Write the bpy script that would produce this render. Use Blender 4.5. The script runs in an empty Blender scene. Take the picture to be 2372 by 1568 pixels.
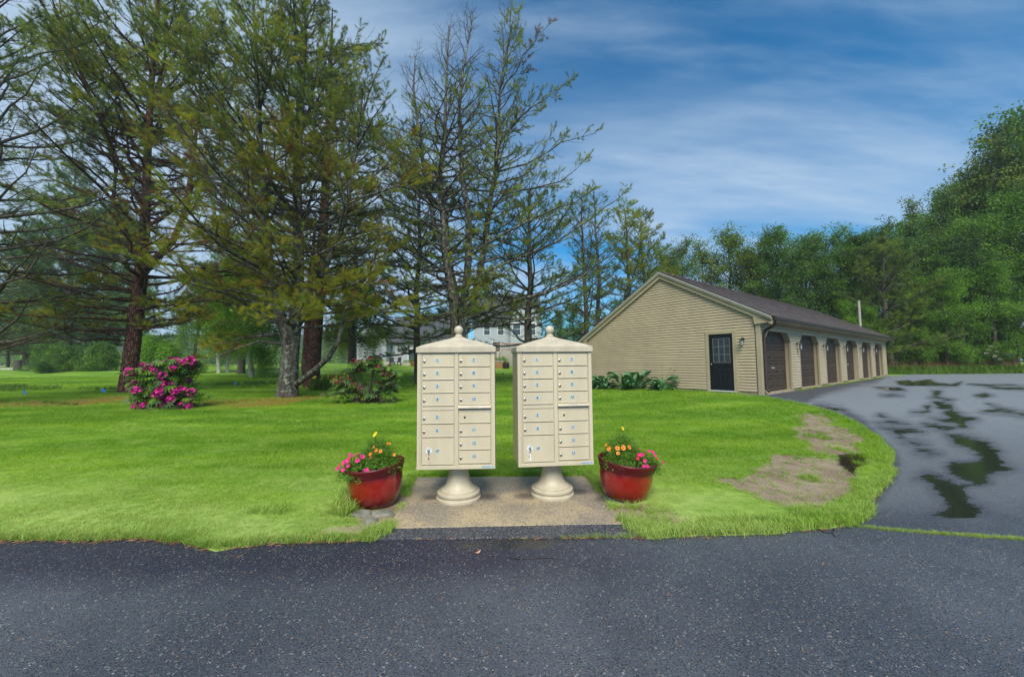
import bpy, math, random
import numpy as np
from math import radians as R, sin, cos, pi
random.seed(7); np.random.seed(7)
C = bpy.context.scene.collection
SC = bpy.context.scene

# ------------------------------------------------------------------ camera
F = 885.0; PITCH = .0635; ROLL = .009; CH = 1.455          # focal length in 1/2372 of the picture width
cd = bpy.data.cameras.new('camera'); cam = bpy.data.objects.new('camera', cd); C.objects.link(cam)
cd.sensor_width = 36; cd.lens = F / 2372 * 36; cd.clip_start = .05; cd.clip_end = 2500
from mathutils import Matrix, Vector, Euler
cam.matrix_world = Matrix.Translation((0, 0, CH)) @ Matrix.Rotation(pi/2 + PITCH, 4, 'X') @ Matrix.Rotation(-ROLL, 4, 'Z')
SC.camera = cam

# ------------------------------------------------------------------ world, sun, exposure
SUN_EL, SUN_AZ = R(48), R(178)        # azimuth clockwise from +Y: behind the camera
w = bpy.data.worlds.new('World'); SC.world = w; w.use_nodes = True
nt = w.node_tree; nt.nodes.clear()
def N(t, **k):
    n = nt.nodes.new(t)
    for a, b in k.items(): setattr(n, a, b)
    return n
def L(a, b): nt.links.new(a, b)
out = N('ShaderNodeOutputWorld'); bg = N('ShaderNodeBackground'); L(bg.outputs[0], out.inputs[0])
sky = N('ShaderNodeTexSky', sky_type='NISHITA', sun_disc=False, sun_elevation=SUN_EL, sun_rotation=SUN_AZ)
sky.air_density = 1.0; sky.dust_density = .3; sky.ozone_density = 4.0
tc = N('ShaderNodeTexCoord')
sep = N('ShaderNodeSeparateXYZ'); L(tc.outputs['Generated'], sep.inputs[0])
zc = N('ShaderNodeMath', operation='MAXIMUM'); L(sep.outputs[2], zc.inputs[0]); zc.inputs[1].default_value = 0
za = N('ShaderNodeMath', operation='ADD'); L(zc.outputs[0], za.inputs[0]); za.inputs[1].default_value = .22
dx = N('ShaderNodeMath', operation='DIVIDE'); L(sep.outputs[0], dx.inputs[0]); L(za.outputs[0], dx.inputs[1])
dy = N('ShaderNodeMath', operation='DIVIDE'); L(sep.outputs[1], dy.inputs[0]); L(za.outputs[0], dy.inputs[1])
cv = N('ShaderNodeCombineXYZ'); L(dx.outputs[0], cv.inputs[0]); L(dy.outputs[0], cv.inputs[1])
mp = N('ShaderNodeMapping'); L(cv.outputs[0], mp.inputs[0]); mp.inputs['Rotation'].default_value = (0, 0, R(-24)); mp.inputs['Scale'].default_value = (.42, 1.0, 1); mp.inputs['Location'].default_value = (.9, .35, 0)
n1 = N('ShaderNodeTexNoise'); L(mp.outputs[0], n1.inputs[0]); n1.inputs['Scale'].default_value = 1.15; n1.inputs['Detail'].default_value = 7; n1.inputs['Roughness'].default_value = .52; n1.inputs['Distortion'].default_value = .6
mp2 = N('ShaderNodeMapping'); L(cv.outputs[0], mp2.inputs[0]); mp2.inputs['Rotation'].default_value = (0, 0, R(-32)); mp2.inputs['Scale'].default_value = (.8, 3.2, 1)
n2 = N('ShaderNodeTexNoise'); L(mp2.outputs[0], n2.inputs[0]); n2.inputs['Scale'].default_value = 1.3; n2.inputs['Detail'].default_value = 8; n2.inputs['Roughness'].default_value = .6
r1 = N('ShaderNodeMapRange', interpolation_type='SMOOTHSTEP'); L(n1.outputs[0], r1.inputs[0]); r1.inputs[1].default_value = .39; r1.inputs[2].default_value = .67
r2 = N('ShaderNodeMapRange', interpolation_type='SMOOTHSTEP'); L(n2.outputs[0], r2.inputs[0]); r2.inputs[1].default_value = .36; r2.inputs[2].default_value = .72
ml = N('ShaderNodeMath', operation='MULTIPLY_ADD'); L(r2.outputs[0], ml.inputs[0]); ml.inputs[1].default_value = .45; 
mm = N('ShaderNodeMath', operation='MULTIPLY'); L(r1.outputs[0], mm.inputs[0]); mm.inputs[1].default_value = .62; L(mm.outputs[0], ml.inputs[2])
# more veil cloud to the left, and a pale band along the horizon
vl = N('ShaderNodeMapRange', interpolation_type='SMOOTHSTEP'); L(sep.outputs[0], vl.inputs[0]); vl.inputs[1].default_value = .10; vl.inputs[2].default_value = -.75; vl.inputs[3].default_value = 0; vl.inputs[4].default_value = .95
hz = N('ShaderNodeMapRange', interpolation_type='SMOOTHSTEP'); L(sep.outputs[2], hz.inputs[0]); hz.inputs[1].default_value = .34; hz.inputs[2].default_value = 0; hz.inputs[3].default_value = 0; hz.inputs[4].default_value = .22
a1 = N('ShaderNodeMath', operation='ADD'); L(ml.outputs[0], a1.inputs[0]); L(vl.outputs[0], a1.inputs[1])
a2 = N('ShaderNodeMath', operation='ADD', use_clamp=True); L(a1.outputs[0], a2.inputs[0]); L(hz.outputs[0], a2.inputs[1])
cmul = N('ShaderNodeMath', operation='MULTIPLY'); L(a2.outputs[0], cmul.inputs[0]); cmul.inputs[1].default_value = .88
tint = N('ShaderNodeMix', data_type='RGBA', blend_type='MULTIPLY'); tint.inputs[0].default_value = 1; L(sky.outputs[0], tint.inputs[6]); tint.inputs[7].default_value = (.11, .70, .92, 1)
mx = N('ShaderNodeMix', data_type='RGBA'); L(cmul.outputs[0], mx.inputs[0]); L(tint.outputs[2], mx.inputs[6]); mx.inputs[7].default_value = (3.15, 4.1, 5.2, 1)
L(mx.outputs[2], bg.inputs[0]); bg.inputs[1].default_value = .05

sd = bpy.data.lights.new('sun', 'SUN'); sun = bpy.data.objects.new('sun', sd); C.objects.link(sun)
sd.energy = 1.5; sd.angle = R(34); sd.color = (1, .93, .80)
sdir = Vector((sin(SUN_AZ)*cos(SUN_EL), cos(SUN_AZ)*cos(SUN_EL), sin(SUN_EL)))
sun.rotation_euler = sdir.to_track_quat('Z', 'Y').to_euler()
SC.view_settings.view_transform = 'Standard'; SC.view_settings.look = 'None'
SC.view_settings.exposure = 1.7; SC.view_settings.gamma = 1; SC.view_settings.use_curve_mapping = False
SC.cycles.max_bounces = 5; SC.cycles.diffuse_bounces = 2; SC.cycles.glossy_bounces = 3; SC.cycles.transmission_bounces = 3
SC.cycles.volume_bounces = 0; SC.cycles.transparent_max_bounces = 6; SC.cycles.caustics_reflective = False; SC.cycles.caustics_refractive = False
SC.cycles.use_denoising = True

# ------------------------------------------------------------------ small maths
def sm(a, b, x):
    t = np.clip((np.asarray(x, float) - a) / (b - a), 0, 1); return t*t*(3 - 2*t)
def hgt(x, y):
    x = np.asarray(x, float); y = np.asarray(y, float)
    lo = .13 + .17*sm(2.5, 7.5, x)
    z = .04 + (lo - .04)*sm(5, 12, y)
    side = 1 - sm(.22, .5, x/np.maximum(y, 5))
    z = z + 1.4*sm(20, 60, y)*side
    z = z + .05*np.sin(x*.31 + 1.3)*np.cos(y*.27)*sm(8, 16, y)*side
    return z
def ray(u, v):
    a = (u - 1186)/F; b = (v - 784)/F
    c, s = cos(ROLL), sin(ROLL); a, b = c*a - s*b, s*a + c*b
    c, s = cos(PITCH), sin(PITCH); return np.array([a, c + s*b, s - c*b])
def at(u, v, Y):
    d = ray(u, v)*1.0; d *= Y/d[1]; return np.array([d[0], Y, d[2] + CH])
def gnd(u, v):
    d = ray(u, v); k = 1.0; prev = 1.0
    for _ in range(4000):
        if CH + d[2]*k <= float(hgt(d[0]*k, d[1]*k)): break
        prev = k; k *= 1.01
        if k > 90: break
    for _ in range(20):
        m = (prev + k)/2
        if CH + d[2]*m <= float(hgt(d[0]*m, d[1]*m)): k = m
        else: prev = m
    return np.array([d[0]*k, d[1]*k, float(hgt(d[0]*k, d[1]*k))])
def gxy(u, Y):                       # a ground point at distance Y in the direction of column u
    x = ray(u, 830); x = x[0]*Y/x[1]; return np.array([x, Y, float(hgt(x, Y))])

# ------------------------------------------------------------------ materials
MATS = {}
class G:
    def __init__(s, name, rough=.6, spec=.5):
        s.m = bpy.data.materials.new(name); s.m.use_nodes = True; s.t = s.m.node_tree; s.b = s.t.nodes['Principled BSDF']
        s.b.inputs['Roughness'].default_value = rough; s.b.inputs['Specular IOR Level'].default_value = spec
        MATS[name] = s.m
    def n(s, t, **k):
        n = s.t.nodes.new(t)
        for a, b in k.items(): setattr(n, a, b)
        return n
    def l(s, a, b): s.t.links.new(a, b)
    def pos(s, obj=False):
        if obj: return s.n('ShaderNodeTexCoord').outputs['Object']
        return s.n('ShaderNodeNewGeometry').outputs['Position']
    def noise(s, sc, det=3, ro=.55, vec=None, stretch=None):
        vec = vec or s.pos()
        if stretch:
            mp = s.n('ShaderNodeMapping'); s.l(vec, mp.inputs[0]); mp.inputs['Scale'].default_value = stretch; vec = mp.outputs[0]
        t = s.n('ShaderNodeTexNoise'); s.l(vec, t.inputs[0]); t.inputs['Scale'].default_value = sc; t.inputs['Detail'].default_value = det; t.inputs['Roughness'].default_value = ro
        return t.outputs[0]
    def rng(s, x, a, b, c=0., d=1.):
        r = s.n('ShaderNodeMapRange', interpolation_type='SMOOTHSTEP'); s.l(x, r.inputs[0])
        for i, v in enumerate((a, b, c, d)): r.inputs[i+1].default_value = v
        return r.outputs[0]
    def mix(s, f, a, b, mode='MIX'):
        m = s.n('ShaderNodeMix', data_type='RGBA', blend_type=mode)
        for i, v in ((0, f), (6, a), (7, b)):
            if hasattr(v, 'is_linked'): s.l(v, m.inputs[i])
            elif i == 0: m.inputs[0].default_value = v
            else: m.inputs[i].default_value = (*v, 1)
        return m.outputs[2]
    def mth(s, op, a, b=None, c=None, clamp=False):
        m = s.n('ShaderNodeMath', operation=op, use_clamp=clamp)
        for i, v in enumerate((a, b, c)):
            if v is None: continue
            if hasattr(v, 'is_linked'): s.l(v, m.inputs[i])
            else: m.inputs[i].default_value = v
        return m.outputs[0]
    def col(s, c):
        if hasattr(c, 'is_linked'): s.l(c, s.b.inputs['Base Color'])
        else: s.b.inputs['Base Color'].default_value = (*c, 1)
    def bump(s, h, st=.3, dist=.01):
        b = s.n('ShaderNodeBump'); s.l(h, b.inputs['Height']); b.inputs['Strength'].default_value = st; b.inputs['Distance'].default_value = dist
        s.l(b.outputs[0], s.b.inputs['Normal']); return b
    def rnd(s): return s.n('ShaderNodeObjectInfo').outputs['Random']
def simple(name, c, rough=.6, var=.15, sc=6, spec=.5, bump=0, bsc=60, metal=0, obj=False, coat=0, stretch=None):
    g = G(name, rough, spec); p = g.pos(obj)
    nz = g.noise(sc, 4, .6, p, stretch)
    g.col(g.mix(g.rng(nz, .3, .7), tuple(x*(1 - var) for x in c), tuple(min(1, x*(1 + var)) for x in c)))
    if bump: g.bump(g.noise(bsc, 3, .6, p, stretch), bump, .004)
    if metal: g.b.inputs['Metallic'].default_value = metal
    if coat: g.b.inputs['Coat Weight'].default_value = coat; g.b.inputs['Coat Roughness'].default_value = .08
    return g.m
def leafmat(name, dark, light, rough=.55, tr=.25, wsc=.35):
    g = G(name, rough, .35)
    c1 = g.mix(g.rnd(), dark, light)
    c2 = g.mix(g.rng(g.noise(wsc, 3, .6), .35, .65), tuple(x*.72 for x in dark), tuple(x*1.1 for x in light))
    c = g.mix(.5, c1, c2); g.col(c)
    t = g.n('ShaderNodeBsdfTranslucent'); g.l(g.mix(1., c, (1.15, 1.15, .7), 'MULTIPLY'), t.inputs[0])
    ms = g.n('ShaderNodeMixShader'); ms.inputs[0].default_value = tr; o = g.t.nodes['Material Output']
    g.l(g.b.outputs[0], ms.inputs[1]); g.l(t.outputs[0], ms.inputs[2]); g.l(ms.outputs[0], o.inputs[0])
    return g.m
M_cream = simple('cream_powder_coat', (.565, .49, .35), .42, .06, 7, .5, .06, 350, stretch=(1, 1, .22))
M_cream2 = simple('cream_cap_paint', (.49, .43, .32), .48, .10, 9, .5, .06, 300, stretch=(1, 1, .35))
M_seam = simple('dark_cream_seam', (.42, .385, .285), .5, .05, 5)
M_steel = simple('brushed_lock_steel', (.42, .41, .38), .35, .15, 60, metal=.85)
M_dark = simple('dark_slot', (.02, .015, .012), .6, .1, 5)
M_label = simple('pale_blue_label', (.40, .50, .53), .5, .04, 30)
M_print = simple('dark_blue_print', (.012, .02, .04), .6, .1, 30)
M_white = simple('white_disc', (.75, .76, .74), .45, .05, 30)
M_blueprint = simple('blue_arc_print', (.08, .2, .42), .5, .1, 30)
M_siding = simple('tan_vinyl_siding', (.43, .355, .235), .55, .07, 1.4, .4, .12, 40, stretch=(1, 1, .6))
M_trim = simple('tan_trim_paint', (.38, .32, .21), .5, .07, 2, .4)
M_brown = simple('brown_door_paint', (.046, .031, .020), .6, .16, 9, .35, .1, 90)
M_gutter = simple('dark_brown_gutter', (.040, .026, .022), .4, .1, 6)
M_black = simple('black_entry_door_paint', (.006, .008, .012), .5, .1, 3, .3)
M_munt = simple('grey_muntin', (.16, .18, .19), .4, .05, 5)
g = G('dark_window_glass', .04, .6); g.col(g.mix(g.noise(2.5, 3), (.006, .009, .008), (.02, .028, .024))); M_glass = g.m
M_sill = simple('white_threshold', (.55, .56, .54), .4, .06, 8)
M_conc = simple('weathered_concrete', (.32, .27, .19), .8, .2, 5, .3, .3, 60)
M_found = simple('mossy_foundation', (.20, .19, .10), .85, .3, 2.5, .3, .3, 30)
g = G('asphalt_shingle', .85, .3)
sh = g.mix(g.rnd(), (.070, .055, .055), (.12, .10, .098)); v = g.n('ShaderNodeTexVoronoi'); v.inputs['Scale'].default_value = 3.2; g.l(g.pos(), v.inputs[0])
vs = g.n('ShaderNodeSeparateColor'); g.l(v.outputs['Color'], vs.inputs[0])
g.col(g.mix(g.mth('MULTIPLY', vs.outputs[0], .8), g.mix(g.noise(25, 4), (.060, .048, .048), (.115, .095, .092)), (.12, .095, .09))); g.bump(g.noise(160, 2), .5, .006); M_shingle = g.m
M_lantern = simple('black_iron_lantern', (.014, .014, .014), .4, .1, 9)
M_lglass = simple('clear_lantern_glass', (.35, .42, .44), .08, .1, 9, .6)
M_bulb = simple('white_bulb', (.75, .75, .72), .3, .05, 9)
M_soil = simple('wet_potting_soil', (.016, .012, .010), .9, .5, 40, .1, .9, 90)
M_rock = simple('grey_green_rock', (.20, .20, .165), .8, .35, 9, .3, .6, 35)
M_pole = simple('weathered_grey_pole', (.36, .34, .29), .8, .15, 6)
M_blue = simple('blue_flag_plastic', (.0, .19, .62), .5, .08, 5)
M_wire = simple('flag_wire', (.2, .2, .2), .5, .1, 5)
M_housew = simple('white_house_siding', (.36, .40, .44), .6, .06, 1.5, .3, 0, 1, stretch=(.3, .3, 9))
M_housed = simple('dark_slate_roof', (.050, .058, .062), .8, .15, 3)
M_hwin = simple('blue_grey_window', (.06, .085, .11), .2, .1, 3)
M_bedwood = simple('pale_bed_board', (.48, .45, .38), .7, .12, 3)
M_wood = simple('orange_cedar', (.32, .15, .06), .65, .25, 6)
M_grille = simple('black_grill_cover', (.02, .022, .028), .5, .2, 6)
M_straw = simple('pine_needle_straw', (.24, .115, .055), .75, .35, 14)
M_darkred = simple('dark_red_glaze', (.085, .006, .010), .42, .25, 5, .3, 0, 1, obj=True, coat=.06)
g = G('red_pot_glaze', .2, .55); p = g.pos(True); sx = g.n('ShaderNodeSeparateXYZ'); g.l(p, sx.inputs[0])
nz = g.mth('ADD', sx.outputs[2], g.mth('MULTIPLY', g.mth('SUBTRACT', g.noise(7, 4, .6, p), .5), .12))
c = g.mix(g.rng(nz, .02, .17), (.055, .006, .008), (.27, .008, .008)); c = g.mix(g.rng(nz, .25, .315), c, (.10, .006, .010))
c = g.mix(g.rng(g.noise(60, 2, .5, p), .70, .78), c, (.40, .20, .15)); g.col(c); g.b.inputs['Coat Weight'].default_value = .6; g.b.inputs['Coat Roughness'].default_value = .1; M_red = g.m
M_potfoot = simple('chalky_pot_foot', (.22, .27, .23), .8, .2, 20)
# slab: exposed aggregate
def aggregate(name, base, spk, vsc, rough, pr=.8):
    g = G(name, rough, .4); v = g.n('ShaderNodeTexVoronoi'); v.inputs['Scale'].default_value = vsc; g.l(g.pos(), v.inputs[0])
    s = g.n('ShaderNodeSeparateColor'); g.l(v.outputs['Color'], s.inputs[0])
    return g, v, s
g, v, s = aggregate('tan_aggregate_slab', 0, 0, 150, .7)
c = g.mix(g.rng(g.noise(1.9, 4, .6), .4, .62), (.25, .215, .165), (.42, .335, .21))
c = g.mix(g.rng(s.outputs[0], .78, .98), c, (.50, .41, .28)); c = g.mix(g.rng(s.outputs[1], .8, .97), c, (.07, .055, .045))
for cx, cy in ((-.84, 4.1), (-.30, 4.1), (.14, 4.12), (.68, 4.25), (.95, 4.0)):            # soft cabinet shadow painted as dark blotches beside the pedestals
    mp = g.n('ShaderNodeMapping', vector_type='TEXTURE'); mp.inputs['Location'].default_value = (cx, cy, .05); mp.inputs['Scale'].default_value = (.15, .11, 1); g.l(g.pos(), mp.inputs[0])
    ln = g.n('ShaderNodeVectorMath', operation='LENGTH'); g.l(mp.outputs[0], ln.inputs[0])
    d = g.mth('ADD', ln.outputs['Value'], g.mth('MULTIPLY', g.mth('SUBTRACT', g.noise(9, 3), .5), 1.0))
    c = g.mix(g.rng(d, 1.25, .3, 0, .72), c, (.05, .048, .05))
g.col(c); g.bump(v.outputs['Distance'], .35, .006); M_slab = g.m

def D(p): return p            # photo coordinates in 1/2372 of its width
g, v, s = aggregate('wet_speckled_asphalt', 0, 0, 165, .5)
P = g.pos()
v2 = g.n('ShaderNodeTexVoronoi'); v2.inputs['Scale'].default_value = 120; g.l(P, v2.inputs[0]); s2 = g.n('ShaderNodeSeparateColor'); g.l(v2.outputs['Color'], s2.inputs[0])
nzp = g.mth('MULTIPLY', g.mth('SUBTRACT', g.noise(6, 4, .6, P, (.8, .5, 1)), .5), 1.4)
wa = g.n('ShaderNodeAttribute', attribute_name='wet'); da = g.n('ShaderNodeAttribute', attribute_name='damp')
fine = g.noise(60, 3, .7, P)
pud = g.rng(g.mth('ADD', wa.outputs['Fac'], g.mth('MULTIPLY', g.mth('SUBTRACT', fine, .5), 1.5)), .30, .80)
cw = g.n('ShaderNodeMapping', vector_type='TEXTURE'); cw.inputs['Location'].default_value = (-.02, 3.1, .04); cw.inputs['Scale'].default_value = (.42, .12, 1); g.l(P, cw.inputs[0])
lw = g.n('ShaderNodeVectorMath', operation='LENGTH'); g.l(cw.outputs[0], lw.inputs[0])
wet2 = g.rng(g.mth('ADD', lw.outputs['Value'], nzp), 1.3, .4)
sxy = g.n('ShaderNodeSeparateXYZ'); g.l(P, sxy.inputs[0])
# damp, darker band of the road next to the lawn, left and centre
band = g.mth('MULTIPLY', g.rng(g.mth('ADD', sxy.outputs[1], g.mth('MULTIPLY', nzp, .12)), 2.35, 2.85), g.rng(sxy.outputs[0], 1.3, -.4))
band = g.mth('MULTIPLY', band, g.rng(sxy.outputs[1], 3.6, 3.3))
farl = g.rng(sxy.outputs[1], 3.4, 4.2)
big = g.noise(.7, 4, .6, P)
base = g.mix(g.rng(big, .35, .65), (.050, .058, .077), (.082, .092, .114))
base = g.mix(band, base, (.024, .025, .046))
base = g.mix(farl, base, g.mix(g.rng(sxy.outputs[1], 4., 10.), (.115, .13, .15), (.21, .235, .26)))  # lot paler with distance: sky sheen painted into the asphalt colour
base = g.mix(g.mth('MULTIPLY', da.outputs['Fac'], .8), base, (.030, .033, .045))
stn = g.mth('MULTIPLY', g.rng(s.outputs[0], .76, .98), g.rng(g.noise(3., 4, .7), .3, .7, .25, 1.))
c = g.mix(g.mth('MULTIPLY', stn, .6), base, (.19, .195, .20))
c = g.mix(g.mth('MULTIPLY', g.rng(s.outputs[1], .70, .95), .7), c, (.012, .013, .017))
c = g.mix(g.mth('MULTIPLY', g.rng(s2.outputs[0], .965, 1.), .55), c, (.42, .41, .38))
c = g.mix(g.mth('MULTIPLY', g.rng(s2.outputs[1], .97, 1.), .45), c, (.36, .19, .07))
c = g.mix(g.mth('MULTIPLY', pud, .88), c, (.012, .013, .010)); c = g.mix(g.mth('MULTIPLY', wet2, .55), c, (.035, .033, .022)); g.col(c)
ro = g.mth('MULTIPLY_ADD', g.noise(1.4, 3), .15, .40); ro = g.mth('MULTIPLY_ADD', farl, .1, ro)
ro = g.mth('MULTIPLY', ro, g.mth('SUBTRACT', 1., g.mth('MULTIPLY', pud, .88))); ro = g.mth('MULTIPLY', ro, g.mth('SUBTRACT', 1., g.mth('MULTIPLY', wet2, .72)))
g.l(ro, g.b.inputs['Roughness'])
bm = g.bump(v.outputs['Distance'], .5, .008); g.l(g.mth('MULTIPLY', g.mth('SUBTRACT', 1., g.mth('MAXIMUM', pud, g.mth('MULTIPLY', wet2, .8))), .5), bm.inputs['Strength'])
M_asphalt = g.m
g, v, s = aggregate('dark_patch_asphalt', 0, 0, 150, .45)
c = g.mix(g.rng(s.outputs[0], .8, .98), g.mix(g.noise(4, 3), (.030, .034, .046), (.050, .055, .070)), (.28, .27, .25)); g.col(c); g.bump(v.outputs['Distance'], .5, .006); M_patch = g.m

def lawn_col(g, k=1.0):
    P = g.pos()
    a = g.mix(g.rng(g.noise(.45, 4, .6, P, (.5, 1.5, 1)), .36, .64), tuple(x*k for x in (.15, .30, .014)), tuple(x*k for x in (.27, .42, .03)))
    b = g.mix(g.rng(g.noise(2.6, 3, .6, P, (.7, 1.3, 1)), .4, .7, 0, .55), a, tuple(x*k for x in (.33, .45, .10)))
    sy = g.n('ShaderNodeSeparateXYZ'); g.l(P, sy.inputs[0])
    dry = g.mth('MULTIPLY', g.rng(g.mth('ADD', sy.outputs[1], g.mth('MULTIPLY', g.noise(.8, 4, .6, P, (.6, 1, 1)), 3.)), 7.6, 4.6), g.rng(g.noise(1.1, 4, .65, P, (.55, 1.6, 1)), .28, .62, .25, .95))
    b = g.mix(g.mth('MULTIPLY', dry, .85), b, tuple(x*k for x in (.40, .50, .15)))
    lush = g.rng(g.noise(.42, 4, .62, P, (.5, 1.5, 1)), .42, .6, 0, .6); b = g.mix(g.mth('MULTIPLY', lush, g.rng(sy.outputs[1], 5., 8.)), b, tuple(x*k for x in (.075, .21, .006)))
    return g.mix(g.rng(g.noise(5., 4, .7, P, (.8, 1.4, 1)), .60, .75, 0, .5), b, tuple(x*k for x in (.42, .38, .14)))
g = G('lawn_ground', .9, .2)
at_ = g.n('ShaderNodeAttribute', attribute_name='dirt'); an = g.n('ShaderNodeAttribute', attribute_name='needles'); aw = g.n('ShaderNodeAttribute', attribute_name='wet')
c = lawn_col(g, .92)
c = g.mix(g.rng(g.noise(9, 4, .6), .3, .7, 0, .4), c, (.05, .13, .01))
dirtc = g.mix(g.rng(g.noise(2.2, 6, .65), .32, .68), (.17, .12, .082), (.29, .23, .16)); dirtc = g.mix(g.rng(g.noise(70, 2), .6, .7), dirtc, (.46, .40, .31)); dirtc = g.mix(g.rng(g.noise(14, 5, .75), .60, .76, 0, .6), dirtc, (.07, .05, .035))
c = g.mix(g.mth('MULTIPLY', an.outputs['Fac'], .9), c, g.mix(g.noise(14, 4), (.22, .09, .02), (.20, .17, .03)))  # pine litter, strengthened in colour to stand in for weak tree shade
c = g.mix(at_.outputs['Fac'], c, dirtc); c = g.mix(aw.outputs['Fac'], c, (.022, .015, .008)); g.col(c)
g.l(g.mth('MULTIPLY_ADD', aw.outputs['Fac'], -.86, .9), g.b.inputs['Roughness'])
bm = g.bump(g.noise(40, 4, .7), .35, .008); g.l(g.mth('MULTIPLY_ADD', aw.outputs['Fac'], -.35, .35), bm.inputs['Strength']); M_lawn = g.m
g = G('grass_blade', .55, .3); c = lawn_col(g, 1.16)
c = g.mix(g.mth('MULTIPLY', g.rnd(), .4), c, (.13, .30, .02)); rr = g.n('ShaderNodeMath', operation='FRACT'); g.l(g.mth('MULTIPLY', g.rnd(), 17.3), rr.inputs[0])
c = g.mix(g.rng(rr.outputs[0], .93, .99, 0, .7), c, (.46, .40, .15)); g.col(c)
t = g.n('ShaderNodeBsdfTranslucent'); g.l(g.mix(1., c, (1.2, 1.15, .6), 'MULTIPLY'), t.inputs[0]); ms = g.n('ShaderNodeMixShader'); ms.inputs[0].default_value = .35
g.l(g.b.outputs[0], ms.inputs[1]); g.l(t.outputs[0], ms.inputs[2]); g.l(ms.outputs[0], g.t.nodes['Material Output'].inputs[0]); M_grass = g.m
M_tallgrass = leafmat('tall_green_grass', (.06, .13, .012), (.13, .24, .02))
M_redgrass = leafmat('reddish_dry_stalks', (.16, .08, .05), (.30, .18, .10))
g = G('lichened_pine_bark', .9, .2)
c = g.mix(g.rng(g.noise(7, 5, .7, None, (1, 1, .22)), .38, .62), (.040, .033, .028), (.13, .115, .10)); lich = g.rng(g.noise(5.5, 5, .72), .53, .60)
c = g.mix(g.mth('MULTIPLY', lich, .9), c, (.25, .29, .22)); g.col(c); g.bump(g.noise(9, 5, .7, None, (1, 1, .18)), 1., .05); M_lichen = g.m
g = G('reddish_pine_bark', .9, .2)
v = g.n('ShaderNodeTexVoronoi', feature='DISTANCE_TO_EDGE'); mp = g.n('ShaderNodeMapping'); mp.inputs['Scale'].default_value = (1, 1, .22); g.l(g.pos(), mp.inputs[0]); g.l(mp.outputs[0], v.inputs[0]); v.inputs['Scale'].default_value = 15
c = g.mix(g.rng(v.outputs[0], .0, .25), (.035, .018, .017), (.19, .090, .075)); c = g.mix(g.rng(g.noise(3, 5, .7), .56, .64, 0, .7), c, (.15, .17, .125)); g.col(c); g.bump(g.rng(v.outputs[0], 0, .3), .9, .04); M_redbark = g.m
M_bark = simple('dark_grey_bark', (.085, .072, .060), .9, .4, 9, .2, .8, 14)
M_greybark = simple('grey_birch_bark', (.26, .27, .25), .85, .45, 7, .2, .5, 14)
M_twig = simple('lichened_twig', (.075, .068, .055), .9, .35, 8, .2)
M_ndl = leafmat('pine_needles_green', (.12, .19, .025), (.28, .37, .045), tr=.38)
M_ndo = leafmat('pine_needles_olive', (.19, .20, .015), (.42, .40, .03), tr=.38)
M_ndd = leafmat('pine_needles_dark', (.045, .09, .03), (.11, .17, .05), tr=.15)
M_ndr = leafmat('pine_needles_rusty', (.16, .065, .02), (.26, .12, .035), tr=.2)
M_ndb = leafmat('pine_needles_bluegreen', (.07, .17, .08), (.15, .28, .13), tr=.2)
M_lf1 = leafmat('leaf_mid_green', (.055, .15, .014), (.15, .30, .028), tr=.3, wsc=.5)
M_lf2 = leafmat('leaf_bright_green', (.095, .25, .014), (.22, .42, .03), tr=.35, wsc=.5)
M_lf3 = leafmat('leaf_dark_green', (.03, .08, .018), (.085, .165, .03), tr=.25, wsc=.5)
M_lf4 = leafmat('leaf_yellow_olive', (.11, .155, .018), (.22, .28, .035), tr=.3, wsc=.5)
M_rho = leafmat('rhododendron_leaf', (.04, .11, .035), (.11, .20, .05), .4, tr=.15)
M_rho2 = leafmat('bronze_rhododendron_leaf', (.035, .075, .022), (.105, .10, .030), .4, tr=.15)
M_pink = simple('magenta_blossom', (.52, .012, .22), .6, .3, 30)
M_crim = simple('crimson_bud', (.26, .010, .055), .6, .35, 20)
M_pet = simple('hot_pink_petunia', (.58, .012, .16), .55, .25, 40)
M_petr = simple('red_petunia', (.55, .015, .035), .55, .2, 40)
M_or = simple('orange_zinnia', (.72, .22, .012), .55, .25, 60)
M_yel = simple('yellow_daisy', (.80, .62, .02), .55, .1, 60)
M_eye = simple('flower_eye', (.25, .06, .01), .7, .2, 60)
M_hos = leafmat('blue_green_hosta_leaf', (.06, .20, .09), (.15, .32, .14), .45, tr=.2, wsc=4)
M_potl = leafmat('planter_leaf', (.07, .17, .015), (.17, .32, .03), tr=.3, wsc=8)

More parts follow.
